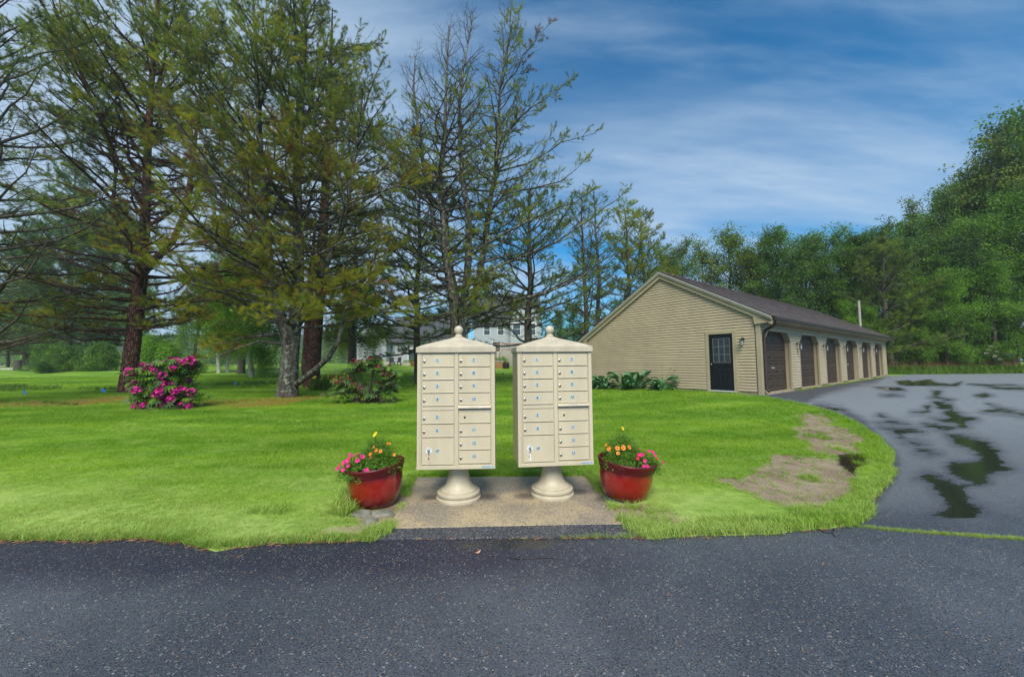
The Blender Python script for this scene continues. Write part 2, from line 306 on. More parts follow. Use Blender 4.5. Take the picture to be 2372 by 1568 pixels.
# ------------------------------------------------------------------ mesh helpers
def link(o, parent=None):
    C.objects.link(o)
    if parent: o.parent = parent
    return o
def tag(o, label=None, cat=None, group=None, kind=None):
    if label: o['label'] = label
    if cat: o['category'] = cat
    if group: o['group'] = group
    if kind: o['kind'] = kind
    return o
def empty(name, loc, label, cat, group=None, rz=0, rx=0, ry=0):
    o = bpy.data.objects.new(name, None); o.location = loc; o.rotation_euler = (rx, ry, rz); o.empty_display_size = .2
    link(o); return tag(o, label, cat, group)
class MB:
    def __init__(s): s.v = []; s.f = []; s.mi = []; s.cur = 0
    def add(s, vs, fs):
        o = len(s.v); s.v += [tuple(map(float, p)) for p in vs]; s.f += [tuple(i + o for i in f) for f in fs]; s.mi += [s.cur]*len(fs); return s
    def box(s, x0, x1, y0, y1, z0, z1):
        return s.add([(x0,y0,z0),(x1,y0,z0),(x1,y1,z0),(x0,y1,z0),(x0,y0,z1),(x1,y0,z1),(x1,y1,z1),(x0,y1,z1)],
                     [(0,3,2,1),(4,5,6,7),(0,1,5,4),(1,2,6,5),(2,3,7,6),(3,0,4,7)])
    def hexa(s, p): return s.add(p, [(0,3,2,1),(4,5,6,7),(0,1,5,4),(1,2,6,5),(2,3,7,6),(3,0,4,7)])
    def prism(s, pts, d):        # polygon (3d points) extruded by vector d
        n = len(pts); a = [tuple(p) for p in pts]; b = [tuple(np.array(p) + np.array(d)) for p in pts]
        return s.add(a + b, [tuple(range(n))[::-1], tuple(range(n, 2*n))] + [(i, (i+1) % n, n + (i+1) % n, n + i) for i in range(n)])
    def lathe(s, prof, n=32, c=(0, 0, 0), ax=2, cap=True):
        vs = []
        for r, z in prof:
            for i in range(n):
                a = 2*pi*i/n; q = (r*cos(a), r*sin(a), z)
                if ax == 1: q = (r*cos(a), z, -r*sin(a))
                vs.append((q[0]+c[0], q[1]+c[1], q[2]+c[2]))
        fs = [(j*n+i, j*n+(i+1) % n, (j+1)*n+(i+1) % n, (j+1)*n+i) for j in range(len(prof)-1) for i in range(n)]
        if cap: fs += [tuple(range(n))[::-1], tuple((len(prof)-1)*n + i for i in range(n))]
        return s.add(vs, fs)
    def tube(s, pts, rad, n=8, cap=True):
        pts = [np.array(p, float) for p in pts]; vs = []; m = len(pts)
        up = np.array([0, 0, 1.])
        prev = None
        for i, p in enumerate(pts):
            t = pts[min(i+1, m-1)] - pts[max(i-1, 0)]; t /= np.linalg.norm(t) + 1e-9
            if prev is None:
                a = np.cross(t, up if abs(t[2]) < .9 else np.array([1., 0, 0]))
            else: a = prev - t*(prev @ t)
            a /= np.linalg.norm(a) + 1e-9; prev = a; b = np.cross(t, a)
            r = rad[i] if hasattr(rad, '__len__') else rad
            for k in range(n):
                w_ = 2*pi*k/n; vs.append(p + r*(cos(w_)*a + sin(w_)*b))
        fs = [(j*n+i, j*n+(i+1) % n, (j+1)*n+(i+1) % n, (j+1)*n+i) for j in range(m-1) for i in range(n)]
        if cap: fs += [tuple(range(n)), tuple((m-1)*n + i for i in range(n))[::-1]]
        return s.add(vs, fs)
    def sphere(s, c, r, n=14, m=8, sz=1.):
        prof = [(max(1e-4, r*sin(pi*j/m)), -r*cos(pi*j/m)*sz) for j in range(m+1)]
        return s.lathe(prof, n, c, 2, False)
    def mesh(s, name, mats):
        me = bpy.data.meshes.new(name); me.from_pydata(s.v, [], s.f)
        for m in (mats if isinstance(mats, (list, tuple)) else [mats]): me.materials.append(m)
        if any(s.mi): me.polygons.foreach_set('material_index', s.mi)
        me.update(); return me
    def build(s, name, mats, parent=None, smooth=False, bevel=0, loc=None, fixn=True):
        me = s.mesh(name, mats)
        if fixn: fix_normals(me)
        if smooth:
            me.polygons.foreach_set('use_smooth', [True]*len(me.polygons))
            me.set_sharp_from_angle(angle=R(40))
        o = bpy.data.objects.new(name, me); link(o, parent)
        if loc is not None: o.location = loc
        if bevel:
            b = o.modifiers.new('bevel', 'BEVEL'); b.width = bevel; b.segments = 2; b.limit_method = 'ANGLE'
        return o
import bmesh
def fix_normals(me):
    bm = bmesh.new(); bm.from_mesh(me); bmesh.ops.recalc_face_normals(bm, faces=bm.faces); bm.to_mesh(me); bm.free()
def npmesh(name, V, Fq, mat, attrs=None, smooth=False):
    V = np.asarray(V, np.float32); Fq = np.asarray(Fq, np.int32); k = Fq.shape[1]
    me = bpy.data.meshes.new(name); me.vertices.add(len(V)); me.vertices.foreach_set('co', V.ravel())
    me.loops.add(Fq.size); me.loops.foreach_set('vertex_index', Fq.ravel())
    me.polygons.add(len(Fq)); me.polygons.foreach_set('loop_start', np.arange(0, Fq.size, k, dtype=np.int32)); me.polygons.foreach_set('loop_total', np.full(len(Fq), k, np.int32))
    me.materials.append(mat)
    for a, d in (attrs or {}).items():
        at = me.attributes.new(a, 'FLOAT', 'POINT'); at.data.foreach_set('value', np.asarray(d, np.float32))
    if smooth: me.polygons.foreach_set('use_smooth', np.ones(len(Fq), bool))
    me.update(calc_edges=True); me.validate(); return me
def segs_mesh(name, S, mat, k=4):
    """S: rows p0(3) p1(3) r0 r1 -> little tapered prisms"""
    S = np.asarray(S, float); n = len(S); p0, p1, r0, r1 = S[:, :3], S[:, 3:6], S[:, 6], S[:, 7]
    t = p1 - p0; t /= np.linalg.norm(t, axis=1, keepdims=True) + 1e-9
    ref = np.where(np.abs(t[:, 2:3]) < .85, np.array([[0, 0, 1.]]), np.array([[1., 0, 0]]))
    a = np.cross(t, ref); a /= np.linalg.norm(a, axis=1, keepdims=True) + 1e-9; b = np.cross(t, a)
    V = np.zeros((n, 2*k, 3))
    for i in range(k):
        w_ = 2*pi*i/k; d = cos(w_)*a + sin(w_)*b
        V[:, i] = p0 + d*r0[:, None]; V[:, k+i] = p1 + d*r1[:, None]
    base = (np.arange(n)*2*k)[:, None]
    Fq = np.concatenate([base + np.array([[i, (i+1) % k, k + (i+1) % k, k + i]]) for i in range(k)])
    return npmesh(name, V.reshape(-1, 3), Fq, mat, smooth=True)

# geometry-node scatter for foliage and grass
GNC = {}
def gn_group(srcs):
    key = tuple(o.name for o in srcs)
    if key in GNC: return GNC[key]
    t = bpy.data.node_groups.new('scatter', 'GeometryNodeTree')
    t.interface.new_socket('Geometry', in_out='INPUT', socket_type='NodeSocketGeometry'); t.interface.new_socket('Geometry', in_out='OUTPUT', socket_type='NodeSocketGeometry')
    gi = t.nodes.new('NodeGroupInput'); go = t.nodes.new('NodeGroupOutput'); ip = t.nodes.new('GeometryNodeInstanceOnPoints')
    j = t.nodes.new('GeometryNodeJoinGeometry')
    for o in reversed(srcs):
        oi = t.nodes.new('GeometryNodeObjectInfo'); oi.inputs['Object'].default_value = o; oi.inputs['As Instance'].default_value = True; t.links.new(oi.outputs['Geometry'], j.inputs[0])
    t.links.new(gi.outputs[0], ip.inputs['Points']); t.links.new(j.outputs[0], ip.inputs['Instance']); ip.inputs['Pick Instance'].default_value = True
    def att(nm, ty, so):
        a = t.nodes.new('GeometryNodeInputNamedAttribute'); a.data_type = ty; a.inputs[0].default_value = nm; t.links.new(a.outputs[0], so)
    att('idx', 'INT', ip.inputs['Instance Index']); att('scl', 'FLOAT', ip.inputs['Scale'])
    a = t.nodes.new('GeometryNodeInputNamedAttribute'); a.data_type = 'FLOAT_VECTOR'; a.inputs[0].default_value = 'rot'
    er = t.nodes.new('FunctionNodeEulerToRotation'); t.links.new(a.outputs[0], er.inputs[0]); t.links.new(er.outputs[0], ip.inputs['Rotation'])
    t.links.new(ip.outputs[0], go.inputs[0]); GNC[key] = t; return t
def cloud_mesh(name, P, rot, scl, idx):
    me = bpy.data.meshes.new(name); P = np.asarray(P, np.float32); me.vertices.add(len(P)); me.vertices.foreach_set('co', P.ravel())
    a = me.attributes.new('rot', 'FLOAT_VECTOR', 'POINT'); a.data.foreach_set('vector', np.asarray(rot, np.float32).ravel())
    a = me.attributes.new('scl', 'FLOAT', 'POINT'); a.data.foreach_set('value', np.asarray(scl, np.float32))
    a = me.attributes.new('idx', 'INT', 'POINT'); a.data.foreach_set('value', np.asarray(idx, np.int32)); return me
def scatter(name, me, srcs, parent=None, kind='stuff'):
    o = bpy.data.objects.new(name, me); link(o, parent); m = o.modifiers.new('scatter', 'NODES'); m.node_group = gn_group(srcs)
    if kind: o['kind'] = kind
    return o
def dir_euler(d):            # euler that turns +Z onto d, with a random roll
    d = np.asarray(d, float); d = d/(np.linalg.norm(d, axis=1, keepdims=True) + 1e-9)
    th = np.arccos(np.clip(d[:, 2], -1, 1)); ph = np.arctan2(d[:, 1], d[:, 0])
    # R = Rz(ph) Ry(th) Rz(roll) -> as XYZ euler
    ro_ = np.random.rand(len(d))*2*pi
    cp, sp, ct, st, cr, sr = np.cos(ph), np.sin(ph), np.cos(th), np.sin(th), np.cos(ro_), np.sin(ro_)
    m00 = cp*ct*cr - sp*sr; m10 = sp*ct*cr + cp*sr; m20 = -st*cr; m21 = st*sr; m22 = ct
    return np.stack([np.arctan2(m21, m22), np.arcsin(np.clip(-m20, -1, 1)), np.arctan2(m10, m00)], 1)
def src(name, me): return bpy.data.objects.new(name, me)      # source shapes, never linked to the scene

rg = np.random.default_rng(3)
def tri_strip(items, name, mat):      # items: list of (V, F)
    mb = MB()
    for V, Fa in items: mb.add(V, Fa)
    return mb.mesh(name, mat)
def needle_tuft(name, mat, n=92, w=.017, ln=.36, spread=1.2):
    V = []; Fa = []
    for i in range(n):
        t = rg.random()**.8; a = rg.random()*2*pi; e = spread*(.5 + .6*rg.random())*(1 - .45*t)
        p = np.array([0, 0, t*.72]); d = np.array([cos(a)*sin(e), sin(a)*sin(e), cos(e)]); l_ = ln*(.7 + .5*rg.random())
        s_ = np.cross(d, rg.normal(size=3)); s_ /= np.linalg.norm(s_); k = len(V)
        V += [p - s_*w/2, p + s_*w/2, p + d*l_]; Fa.append((k, k+1, k+2))
    return MB().add(V, Fa).mesh(name, mat)
def leaf_tuft(name, mat, n=24, size=.24, rad=.8, flat=.6, asp=.6):
    V = []; Fa = []
    for i in range(n):
        p = rg.normal(size=3); p = p/np.linalg.norm(p)*rad*rg.random()**.5; p[2] *= flat
        d = rg.normal(size=3) + np.array([0, 0, -.4]); d /= np.linalg.norm(d); s_ = np.cross(d, np.array([rg.normal()*.5, rg.normal()*.5, 1.])); s_ /= np.linalg.norm(s_) + 1e-6
        l_ = size*(.7 + .6*rg.random()); k = len(V)
        V += [p, p + d*l_*.5 + s_*l_*asp/2, p + d*l_, p + d*l_*.5 - s_*l_*asp/2]; Fa.append((k, k+1, k+2, k+3))
    return MB().add(V, Fa).mesh(name, mat)
def grass_tuft(name, mat, n=14, h=1., rad=.6, w=.05, lean=.5):
    V = []; Fa = []
    for i in range(n):
        a = rg.random()*2*pi; r = rad*rg.random()**.5; b = np.array([r*cos(a), r*sin(a), -.05]); a2 = rg.random()*2*pi
        ld = np.array([cos(a2), sin(a2), 0])*lean*(.3 + rg.random()); hh = h*(.55 + .6*rg.random()); s_ = np.array([-sin(a2 + rg.normal()*.6), cos(a2), 0])*w*(.7 + .6*rg.random()); k = len(V)
        m = b + ld*.35 + np.array([0, 0, hh*.6]); t = b + ld + np.array([0, 0, hh])
        V += [b - s_, b + s_, m + s_*.7, m - s_*.7, t]; Fa += [(k, k+1, k+2, k+3), (k+3, k+2, k+4)]
    return MB().add(V, Fa).mesh(name, mat)
NT = {k: [src('tuft', needle_tuft('needle_tuft', m)) for _ in range(1)] for k, m in dict(g=M_ndl, o=M_ndo, d=M_ndd, r=M_ndr, b=M_ndb).items()}
NSRC = [NT[k][0] for k in 'godrb']; NI = dict(g=0, o=1, d=2, r=3, b=4)
LSRC = [src('leaf_tuft', leaf_tuft('leaf_tuft', m)) for m in (M_lf1, M_lf2, M_lf3, M_lf4)]
for o_ in (NSRC + LSRC): pass

# ------------------------------------------------------------------ ground, road, lot
rv = np.random.default_rng(5)
LAWN_PTS = [(-60, 3.2), (-9, 3.25)]
edge_px = [(0,1252),(100,1250),(200,1252),(320,1247),(415,1257),(460,1266),(505,1272),(560,1264),(600,1259.6),(740,1254.6),(820,1252),(872,1248)]
for u_, v_ in edge_px: LAWN_PTS.append(tuple(gnd(u_, v_)[:2]))
LAWN_PTS += [tuple(gnd(*q)[:2]) for q in ((897,1229),(966,1106),(1358,1103),(1447,1218),(1470,1238),(1500,1246),(1581,1244),(1700,1243),(1800,1238),(1885,1230),(1970,1219.6),(1987,1211),(2012,1172),(2037,1136.6),(2056,1108),(2063,1094),(2066,1072),(2061.5,1052),(2046,1030),(2026,1013),(1985,985),(1934.4,960),(1885,946),(1835.6,935.4),(1795,927),(1758,921),(1700,915),(1634,911.5))]
Cg = np.array([8.295, 12.78]); YAW = .908
g1 = np.array([sin(YAW), cos(YAW)]); g2 = np.array([-cos(YAW), sin(YAW)])
tw = Cg + g2*2.1; LAWN_PTS += [tuple(tw), tuple(Cg + g2*7.6 + g1*.0), tuple(Cg + g2*8.2 + g1*23)]
FARE = [tuple(gnd(2052, 867)[:2])]; FARE = [(26.6, 27.2), (31, 29.6), (60, 29.5)]
LAWN_PTS += FARE + [(60, 400), (-60, 400)]
POLY = np.array(LAWN_PTS, float)
def sdist(x, y):                    # signed distance to the lawn polygon, + inside
    P = np.stack([x.ravel(), y.ravel()], 1); A = POLY; B = np.roll(POLY, -1, 0); best = np.full(len(P), 1e9); ins = np.zeros(len(P), bool)
    for a, b in zip(A, B):
        e = b - a; t = np.clip(((P - a) @ e)/(e @ e + 1e-12), 0, 1); q = a + t[:, None]*e; best = np.minimum(best, np.hypot(*(P - q).T))
        c = ((a[1] > P[:, 1]) != (b[1] > P[:, 1])) & (P[:, 0] < (b[0]-a[0])*(P[:, 1]-a[1])/(b[1]-a[1] + 1e-12) + a[0]); ins ^= c
    far = (np.abs(P[:, 0]) > 60)
    s_ = np.where(ins, best, -best)
    s_ = np.where(far & (P[:, 1] > 3.25) & (P[:, 0] < 0), np.minimum(P[:, 1] - 3.2, 5), s_); s_ = np.where(far & (P[:, 0] > 0) & (P[:, 1] > 29.5), 5, s_)
    return s_.reshape(x.shape)
def vnoise(x, y, f, seed=0):        # cheap smooth value noise
    x = np.asarray(x, float)*f + seed*17.3; y = np.asarray(y, float)*f + seed*7.7
    xi, yi = np.floor(x).astype(int), np.floor(y).astype(int); fx, fy = x - xi, y - yi; fx = fx*fx*(3-2*fx); fy = fy*fy*(3-2*fy)
    def hsh(a, b): v_ = np.sin(a*127.1 + b*311.7 + seed*13.1)*43758.5453; return v_ - np.floor(v_)
    return (hsh(xi, yi)*(1-fx) + hsh(xi+1, yi)*fx)*(1-fy) + (hsh(xi, yi+1)*(1-fx) + hsh(xi+1, yi+1)*fx)*fy
def fnoise(x, y, f, seed=0): return (vnoise(x, y, f, seed) + .5*vnoise(x, y, f*2.1, seed+1) + .25*vnoise(x, y, f*4.3, seed+2))/1.75
DIRT = [(800,1235,70,14),(868,1206,44,16),(905,1180,20,20),(1010,1190,30,5),(1500,1205,60,12),(1475,1185,40,12),(1560,1215,40,6),(1700,1120,30,6)]
DW = []
for u_, v_, rx, ry in DIRT:
    c0 = gnd(u_, v_); DW.append((c0[0], c0[1], rx*c0[1]/F, ry*c0[1]**2/(F*1.4)))
def topx(q): return np.array([((2000 + a/1.782)*.7907, (760 + b/1.782)*.7907) for a, b in q])
def projpx(x, y, z):
    z = z - CH; c, s_ = cos(PITCH), sin(PITCH); yc = c*y + s_*z; zc = -s_*y + c*z; u = x/yc; v = -zc/yc; c, s_ = cos(ROLL), sin(ROLL); return 1186 + F*(c*u + s_*v), 784 + F*(-s_*u + c*v)
def polyd(U, V, A, ys):
    A = A*[1, ys]; P = np.stack([U, V*ys], 1); B = np.roll(A, -1, 0); best = np.full(len(P), 1e9); ins = np.zeros(len(P), bool)
    for a, b in zip(A, B):
        e = b - a; t = np.clip(((P - a) @ e)/(e @ e + 1e-9), 0, 1); q = a + t[:, None]*e; best = np.minimum(best, np.hypot(*(P - q).T)); ins ^= ((a[1] > P[:, 1]) != (b[1] > P[:, 1])) & (P[:, 0] < (b[0]-a[0])*(P[:, 1]-a[1])/(b[1]-a[1] + 1e-12) + a[0])
    return np.where(ins, best, -best)
DPOLY = [[(280,1190),(350,1150),(400,1100),(490,1070),(470,1035),(560,1040),(650,1055),(760,1060),(830,1060),(850,1100),(890,1140),(830,1150),(870,1190),(860,1230),(790,1265),(690,1290),(590,1305),(500,1270),(430,1250),(350,1210)],
[(600,1000),(700,985),(620,930),(600,890),(650,870),(620,830),(680,820),(780,850),(750,870),(850,900),(930,950),(880,960),(850,980),(900,1000),(930,1030),(820,1030),(740,1010)]]
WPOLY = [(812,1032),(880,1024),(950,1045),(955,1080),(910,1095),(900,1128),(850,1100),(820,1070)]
def pxmask(x, y, polys, amp, soft, seed):
    x = np.asarray(x, float); y = np.asarray(y, float); out_ = np.full(x.shape, -99.); k = (x > 1.8) & (x < 11) & (y > 3) & (y < 13)
    if not k.any(): return np.zeros(x.shape)
    u, v = projpx(x[k], y[k], hgt(x[k], y[k])); j_ = (fnoise(u*.05, v*.14, 1., seed) - .5)*amp + (fnoise(u*.2, v*.5, 1., seed + 3) - .5)*amp*.7
    d = np.full(u.shape, -99.)
    for q in polys: d = np.maximum(d, polyd(u, v, topx(q), 1.5) + (11 if amp > 10 else 4))
    out_[k] = d + j_; return sm(-soft, soft, out_)
def dirt(x, y):
    m = np.full(np.shape(x), 9.)
    for cx, cy, a, b in DW: m = np.minimum(m, np.hypot((x-cx)/a, (y-cy)/b))
    return np.maximum(sm(1.12, .8, m + (fnoise(x, y, 2.6, 2) - .5)*2.2), pxmask(x, y, DPOLY, 26, 9, 5))
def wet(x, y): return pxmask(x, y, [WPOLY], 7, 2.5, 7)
TREEB = [gnd(295, 912), gnd(665, 920), gnd(722, 897)]
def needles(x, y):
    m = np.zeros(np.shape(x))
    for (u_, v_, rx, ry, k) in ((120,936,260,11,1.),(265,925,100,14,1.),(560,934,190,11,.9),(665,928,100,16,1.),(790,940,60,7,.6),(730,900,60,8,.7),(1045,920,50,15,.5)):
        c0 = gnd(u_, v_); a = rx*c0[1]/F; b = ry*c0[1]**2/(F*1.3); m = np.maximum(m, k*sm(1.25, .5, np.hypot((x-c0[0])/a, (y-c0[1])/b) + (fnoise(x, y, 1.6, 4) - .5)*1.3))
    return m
def axis(parts):
    o = []
    for a, b, st in parts: o += list(np.arange(a, b, st))
    return np.array(o + [parts[-1][1]])
gx = axis([(-300,-60,20),(-60,-14,1.2),(-14,-9,.3),(-9,10,.07),(10,20,.3),(20,60,.8),(60,300,20)])
gy = axis([(-20,2.6,.8),(2.6,3,.1),(3,7,.06),(7,12,.1),(12,26,.22),(26,64,1.),(64,400,14)])
X, Y = np.meshgrid(gx, gy); sdv = sdist(X, Y); sdn = sdv + (fnoise(X, Y, 2.3, 1) - .5)*.12*(Y < 9)
H0 = hgt(X, Y); dm = dirt(X, Y); wm = wet(X, Y)
Z = H0 + np.clip(sdn*.7, -.05, .03) - .010*dm - .004*wm + (fnoise(X, Y, .8, 6) - .5)*.05*(sdn > .3)*(1 - .9*dm)
def grid_faces(ny, nx):
    i = np.arange(ny-1)[:, None]*nx + np.arange(nx-1)[None]; return np.stack([i, i+1, i+nx+1, i+nx], -1).reshape(-1, 4)
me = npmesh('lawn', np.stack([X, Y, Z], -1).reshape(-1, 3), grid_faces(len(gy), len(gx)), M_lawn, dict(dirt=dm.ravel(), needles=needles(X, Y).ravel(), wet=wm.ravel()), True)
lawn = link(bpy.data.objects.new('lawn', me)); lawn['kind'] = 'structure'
ax_ = axis([(-60,-10,2),(-10,12,.5),(12,60,1)]); ay_ = axis([(-20,2,1),(2,14,.25),(14,29.6,.6)])
X2, Y2 = np.meshgrid(ax_, ay_); 
def sheet(name, keep, mat):
    Fq = grid_faces(len(ay_), len(ax_)); V = np.stack([X2, Y2, hgt(X2, Y2)], -1).reshape(-1, 3); cen = V[Fq].mean(1); k = keep(cen[:, 0], cen[:, 1])
    me = npmesh(name, V, Fq[k], mat, None, True); o = link(bpy.data.objects.new(name, me)); o['kind'] = 'structure'; return o
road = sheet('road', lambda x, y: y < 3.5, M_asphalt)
WP = [[(1220,1140),(1270,1110),(1340,1130),(1400,1150),(1440,1170),(1500,1165),(1440,1140),(1390,1110),(1375,1085),(1400,1060),(1470,1062),(1560,1050),(1530,1010),(1500,985),(1440,965),(1370,915),(1440,915),(1540,935),(1600,960),(1650,1000),(1670,1040),(1680,1075),(1730,1090),(1660,1110),(1590,1125),(1600,1165),(1560,1175),(1490,1180),(1470,1200),(1490,1240),(1500,1270),(1550,1290),(1560,1320),(1530,1335),(1535,1365),(1500,1388),(1440,1375),(1370,1352),(1300,1335),(1350,1310),(1400,1290),(1370,1265),(1330,1225),(1295,1180),(1260,1150)],
[(1290,828),(1380,825),(1360,790),(1410,780),(1470,815),(1535,832),(1480,850),(1490,875),(1460,880),(1420,855),(1350,845)],[(1310,743),(1400,752),(1405,777),(1350,780),(1320,765)],[(1295,686),(1355,684),(1350,705),(1332,715),(1420,733),(1380,738),(1285,722),(1310,712)],
[(1020,873),(1090,880),(1200,883),(1255,900),(1180,907),(1150,915),(1175,938),(1130,928),(1100,902),(1060,887)],[(1150,938),(1210,946),(1280,966),(1230,972),(1170,957)],[(1215,983),(1280,993),(1340,1016),(1280,1017),(1230,1002)],[(1030,810),(1075,832),(1180,855),(1100,858),(1010,850),(1060,840)],[(1250,853),(1330,860),(1440,878),(1380,890),(1280,872)],[(1200,797),(1260,792),(1275,780),(1260,765),(1290,760),(1282,777),(1292,790),(1260,804)],
[(1000,668),(1060,670),(1130,668),(1170,684),(1100,686)],[(1030,706),(1100,702),(1150,710),(1080,714)],[(1110,638),(1180,628),(1200,638),(1290,626),(1320,643),(1400,650),(1460,638),(1440,661),(1320,660),(1180,657),(1130,652)],[(1480,649),(1600,653),(1720,653),(1780,658),(1600,663)],[(1580,664),(1780,668),(1900,676),(1782,681),(1640,674)],[(1530,710),(1580,696),(1620,709),(1570,719)],[(1560,795),(1640,778),(1700,783),(1782,798),(1900,815),(1782,817),(1720,807),(1640,797)],[(1590,753),(1660,768),(1620,773)],[(680,760),(760,763),(850,788),(800,787),(740,777)]]
DP_ = [[(380,712),(400,690),(560,672),(850,632),(1060,602),(1000,640),(860,668),(760,690),(700,716),(640,748),(560,738),(430,722)], [(900,1290),(960,1210),(1040,1130),(1080,1040),(1020,960),(950,890),(860,820),(740,765),(700,755),(830,770),(960,850),(1050,940),(1110,1010),(1130,1060),(1110,1150),(1040,1240),(980,1320),(930,1370),(900,1360)]]
lx = axis([(2,3,.5),(3,13,.035),(13,24,.16),(24,60,.9)]); ly = axis([(3.5,8,.035),(8,14,.08),(14,29.6,.15)]); LX, LY = np.meshgrid(lx, ly); LZ = hgt(LX, LY)
U_, V_ = projpx(LX.ravel(), LY.ravel(), LZ.ravel()); wv_ = np.full(len(U_), -99.); dv_ = np.full(len(U_), -99.)
jag = (fnoise(U_*.028, V_*.34, 1., 3) - .5)*24 + (fnoise(U_*.10, V_*1.0, 1., 8) - .5)*14
def near_(q, m=25): A = topx(q); return A, (U_ > A[:, 0].min() - m) & (U_ < A[:, 0].max() + m) & (V_ > A[:, 1].min() - m) & (V_ < A[:, 1].max() + m)
for q in WP:
    A, k = near_(q); sc_ = np.clip((V_[k] - 850)/150, .18, 1); wv_[k] = np.maximum(wv_[k], (polyd(U_[k], V_[k], A, 1.6) + jag[k]*sc_)/sc_)
for q in DP_: A, k = near_(q, 40); dv_[k] = np.maximum(dv_[k], polyd(U_[k], V_[k], A, 1.3) + jag[k]*.6)
LZ = LZ - .09*sm(.12, .45, sdist(LX, LY))
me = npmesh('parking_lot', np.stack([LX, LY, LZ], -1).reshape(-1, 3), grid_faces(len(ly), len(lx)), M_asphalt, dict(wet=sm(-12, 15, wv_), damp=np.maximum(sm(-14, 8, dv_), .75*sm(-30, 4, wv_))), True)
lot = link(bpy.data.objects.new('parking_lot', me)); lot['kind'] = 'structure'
def zl(x, y): return hgt(x, y) + .02
# slab and the darker asphalt apron in front of it
sl = MB(); q = [gnd(*p)[:2] for p in ((897,1226),(1447,1216),(1358,1104),(966,1108))]
sl.hexa([(p[0], p[1], -.08) for p in q] + [(p[0], p[1], .055) for p in q]); so = sl.build('concrete_pad', M_slab, bevel=.006); tag(so, 'tan exposed aggregate concrete pad under the two mailbox cabinets', 'concrete pad')
ap = MB(); q = [gnd(*p)[:2] for p in ((862,1252),(940,1250),(1100,1249),(1260,1247),(1400,1244),(1482,1242),(1466,1232),(1449,1217),(1300,1219),(1100,1223),(896,1228))]
ap.prism([(p[0], p[1], .02) for p in q], (0, 0, .034)); apo = ap.build('asphalt_apron', M_patch, bevel=.004); apo['kind'] = 'structure'

# ------------------------------------------------------------------ grass
GT = [src('grass_tuft', grass_tuft('grass_tuft', M_grass, 15, 1., .9, .035, .8)) for _ in range(4)]
def grass_points(n, x0, x1, y0, y1, p):
    x = rv.uniform(x0, x1, n); y = rv.uniform(y0, y1, n); s_ = sdist(x, y) + (fnoise(x, y, 2.3, 1) - .5)*.12
    k = (s_ > -.015) & (rv.random(n) < p(x, y)) & (np.abs(x) < y*1.42 + .5); return x[k], y[k], s_[k]
PX, PY, PS = [], [], []
def clr(x, y):                      # keep clear of the garage
    a = (x - Cg[0])*g1[0] + (y - Cg[1])*g1[1]; b = (x - Cg[0])*g2[0] + (y - Cg[1])*g2[1]; return ~((a > -.1) & (b > -.1) & (b < 7.8) & (a < 23))
POTS = [(-1.365, 3.93, .26), (1.135, 4.03, .26), (-1.30, 3.62, .16), (-1.12, 3.62, .16)]
def potk(x, y):
    k = np.ones(np.shape(x))
    for a, b, r_ in POTS: k = k*(np.hypot(x - a, y - b) > r_)
    return k
def dens(x, y): return potk(x, y)* (1 - .95*dirt(x, y)**1.6)*(1 - wet(x, y))*(1 - .93*needles(x, y))*clr(x, y)
for (n_, b_, s_) in ((62000, (-7.2, 7, 3.05, 5.2), .030), (72000, (-11, 9.5, 5.2, 8), .040), (66000, (-17, 12, 8, 12.5), .052), (52000, (-27, 14, 12.5, 20), .075), (40000, (-47, 14, 20, 34), .10)):
    x, y, e = grass_points(n_, *b_, dens); PX.append(x); PY.append(y); PS.append(s_*(.7 + .6*fnoise(x, y, 1.1, 8))*(1 + .35*(e < .12))*rv.uniform(.75, 1.3, len(x)))
x = np.concatenate(PX); y = np.concatenate(PY); s_ = np.concatenate(PS)
rot = np.stack([rv.normal(0, .16, len(x)), rv.normal(0, .16, len(x)), rv.uniform(0, 6.28, len(x))], 1)
o = scatter('lawn_grass', cloud_mesh('lawn_grass', np.stack([x, y, zl(x, y)], 1), rot, s_*1.05, rv.integers(0, 4, len(x))), GT)
tag(o, 'bright green mown lawn grass between the road, the garage and the pines')
# long shaggy tufts: beside the pots, along edges, along the seam in the asphalt
TT = [src('long_tuft', grass_tuft('long_tuft', M_grass, 26, 1., .45, .022, 1.1)) for _ in range(3)]
P_ = []; S_ = []
def blob(u, v, rx, ry, n, s):
    c0 = gnd(u, v)
    for _ in range(n):
        a = rv.random()*2*pi; r = rv.random()**.5; xx = c0[0] + cos(a)*r*rx*c0[1]/F; yy = c0[1] + sin(a)*r*ry*c0[1]**2/(F*1.4); 
        if sdist(np.array([xx]), np.array([yy]))[0] > 0 and potk(xx, yy): P_.append((xx, yy, float(zl(xx, yy)) - .01)); S_.append(s*rv.uniform(.6, 1.3))
blob(805,1185,22,14,40,.15); blob(815,1160,14,10,18,.17); blob(870,1240,22,6,26,.07); blob(1470,1180,22,8,16,.07); blob(1500,1215,50,14,60,.06); blob(1530,1190,40,10,40,.06); blob(1880,1115,22,7,26,.07); blob(1890,1015,26,6,24,.08); blob(1860,1045,30,6,22,.07); blob(2005,1125,36,10,40,.05); blob(2020,1085,20,12,30,.05); blob(1700,1215,90,10,50,.07); blob(1760,990,40,10,20,.08); blob(1900,1195,70,14,80,.07); blob(2035,1070,16,40,70,.08); blob(1600,1235,90,5,80,.045); blob(1460,1243,60,3,50,.035); blob(620,1190,60,10,40,.09); blob(500,1265,60,6,40,.06)
for a, b, n_ in ((( -60, 1252), (872, 1249), 300),):
    for i in range(n_):
        t = i/n_; uu = a[0] + (b[0]-a[0])*t; vv = np.interp(uu, [e[0] for e in edge_px], [e[1] for e in edge_px]); c0 = gnd(uu, vv - 1 + rv.normal()*2); P_.append((c0[0], c0[1], c0[2] + .01)); S_.append(rv.uniform(.03, .07))
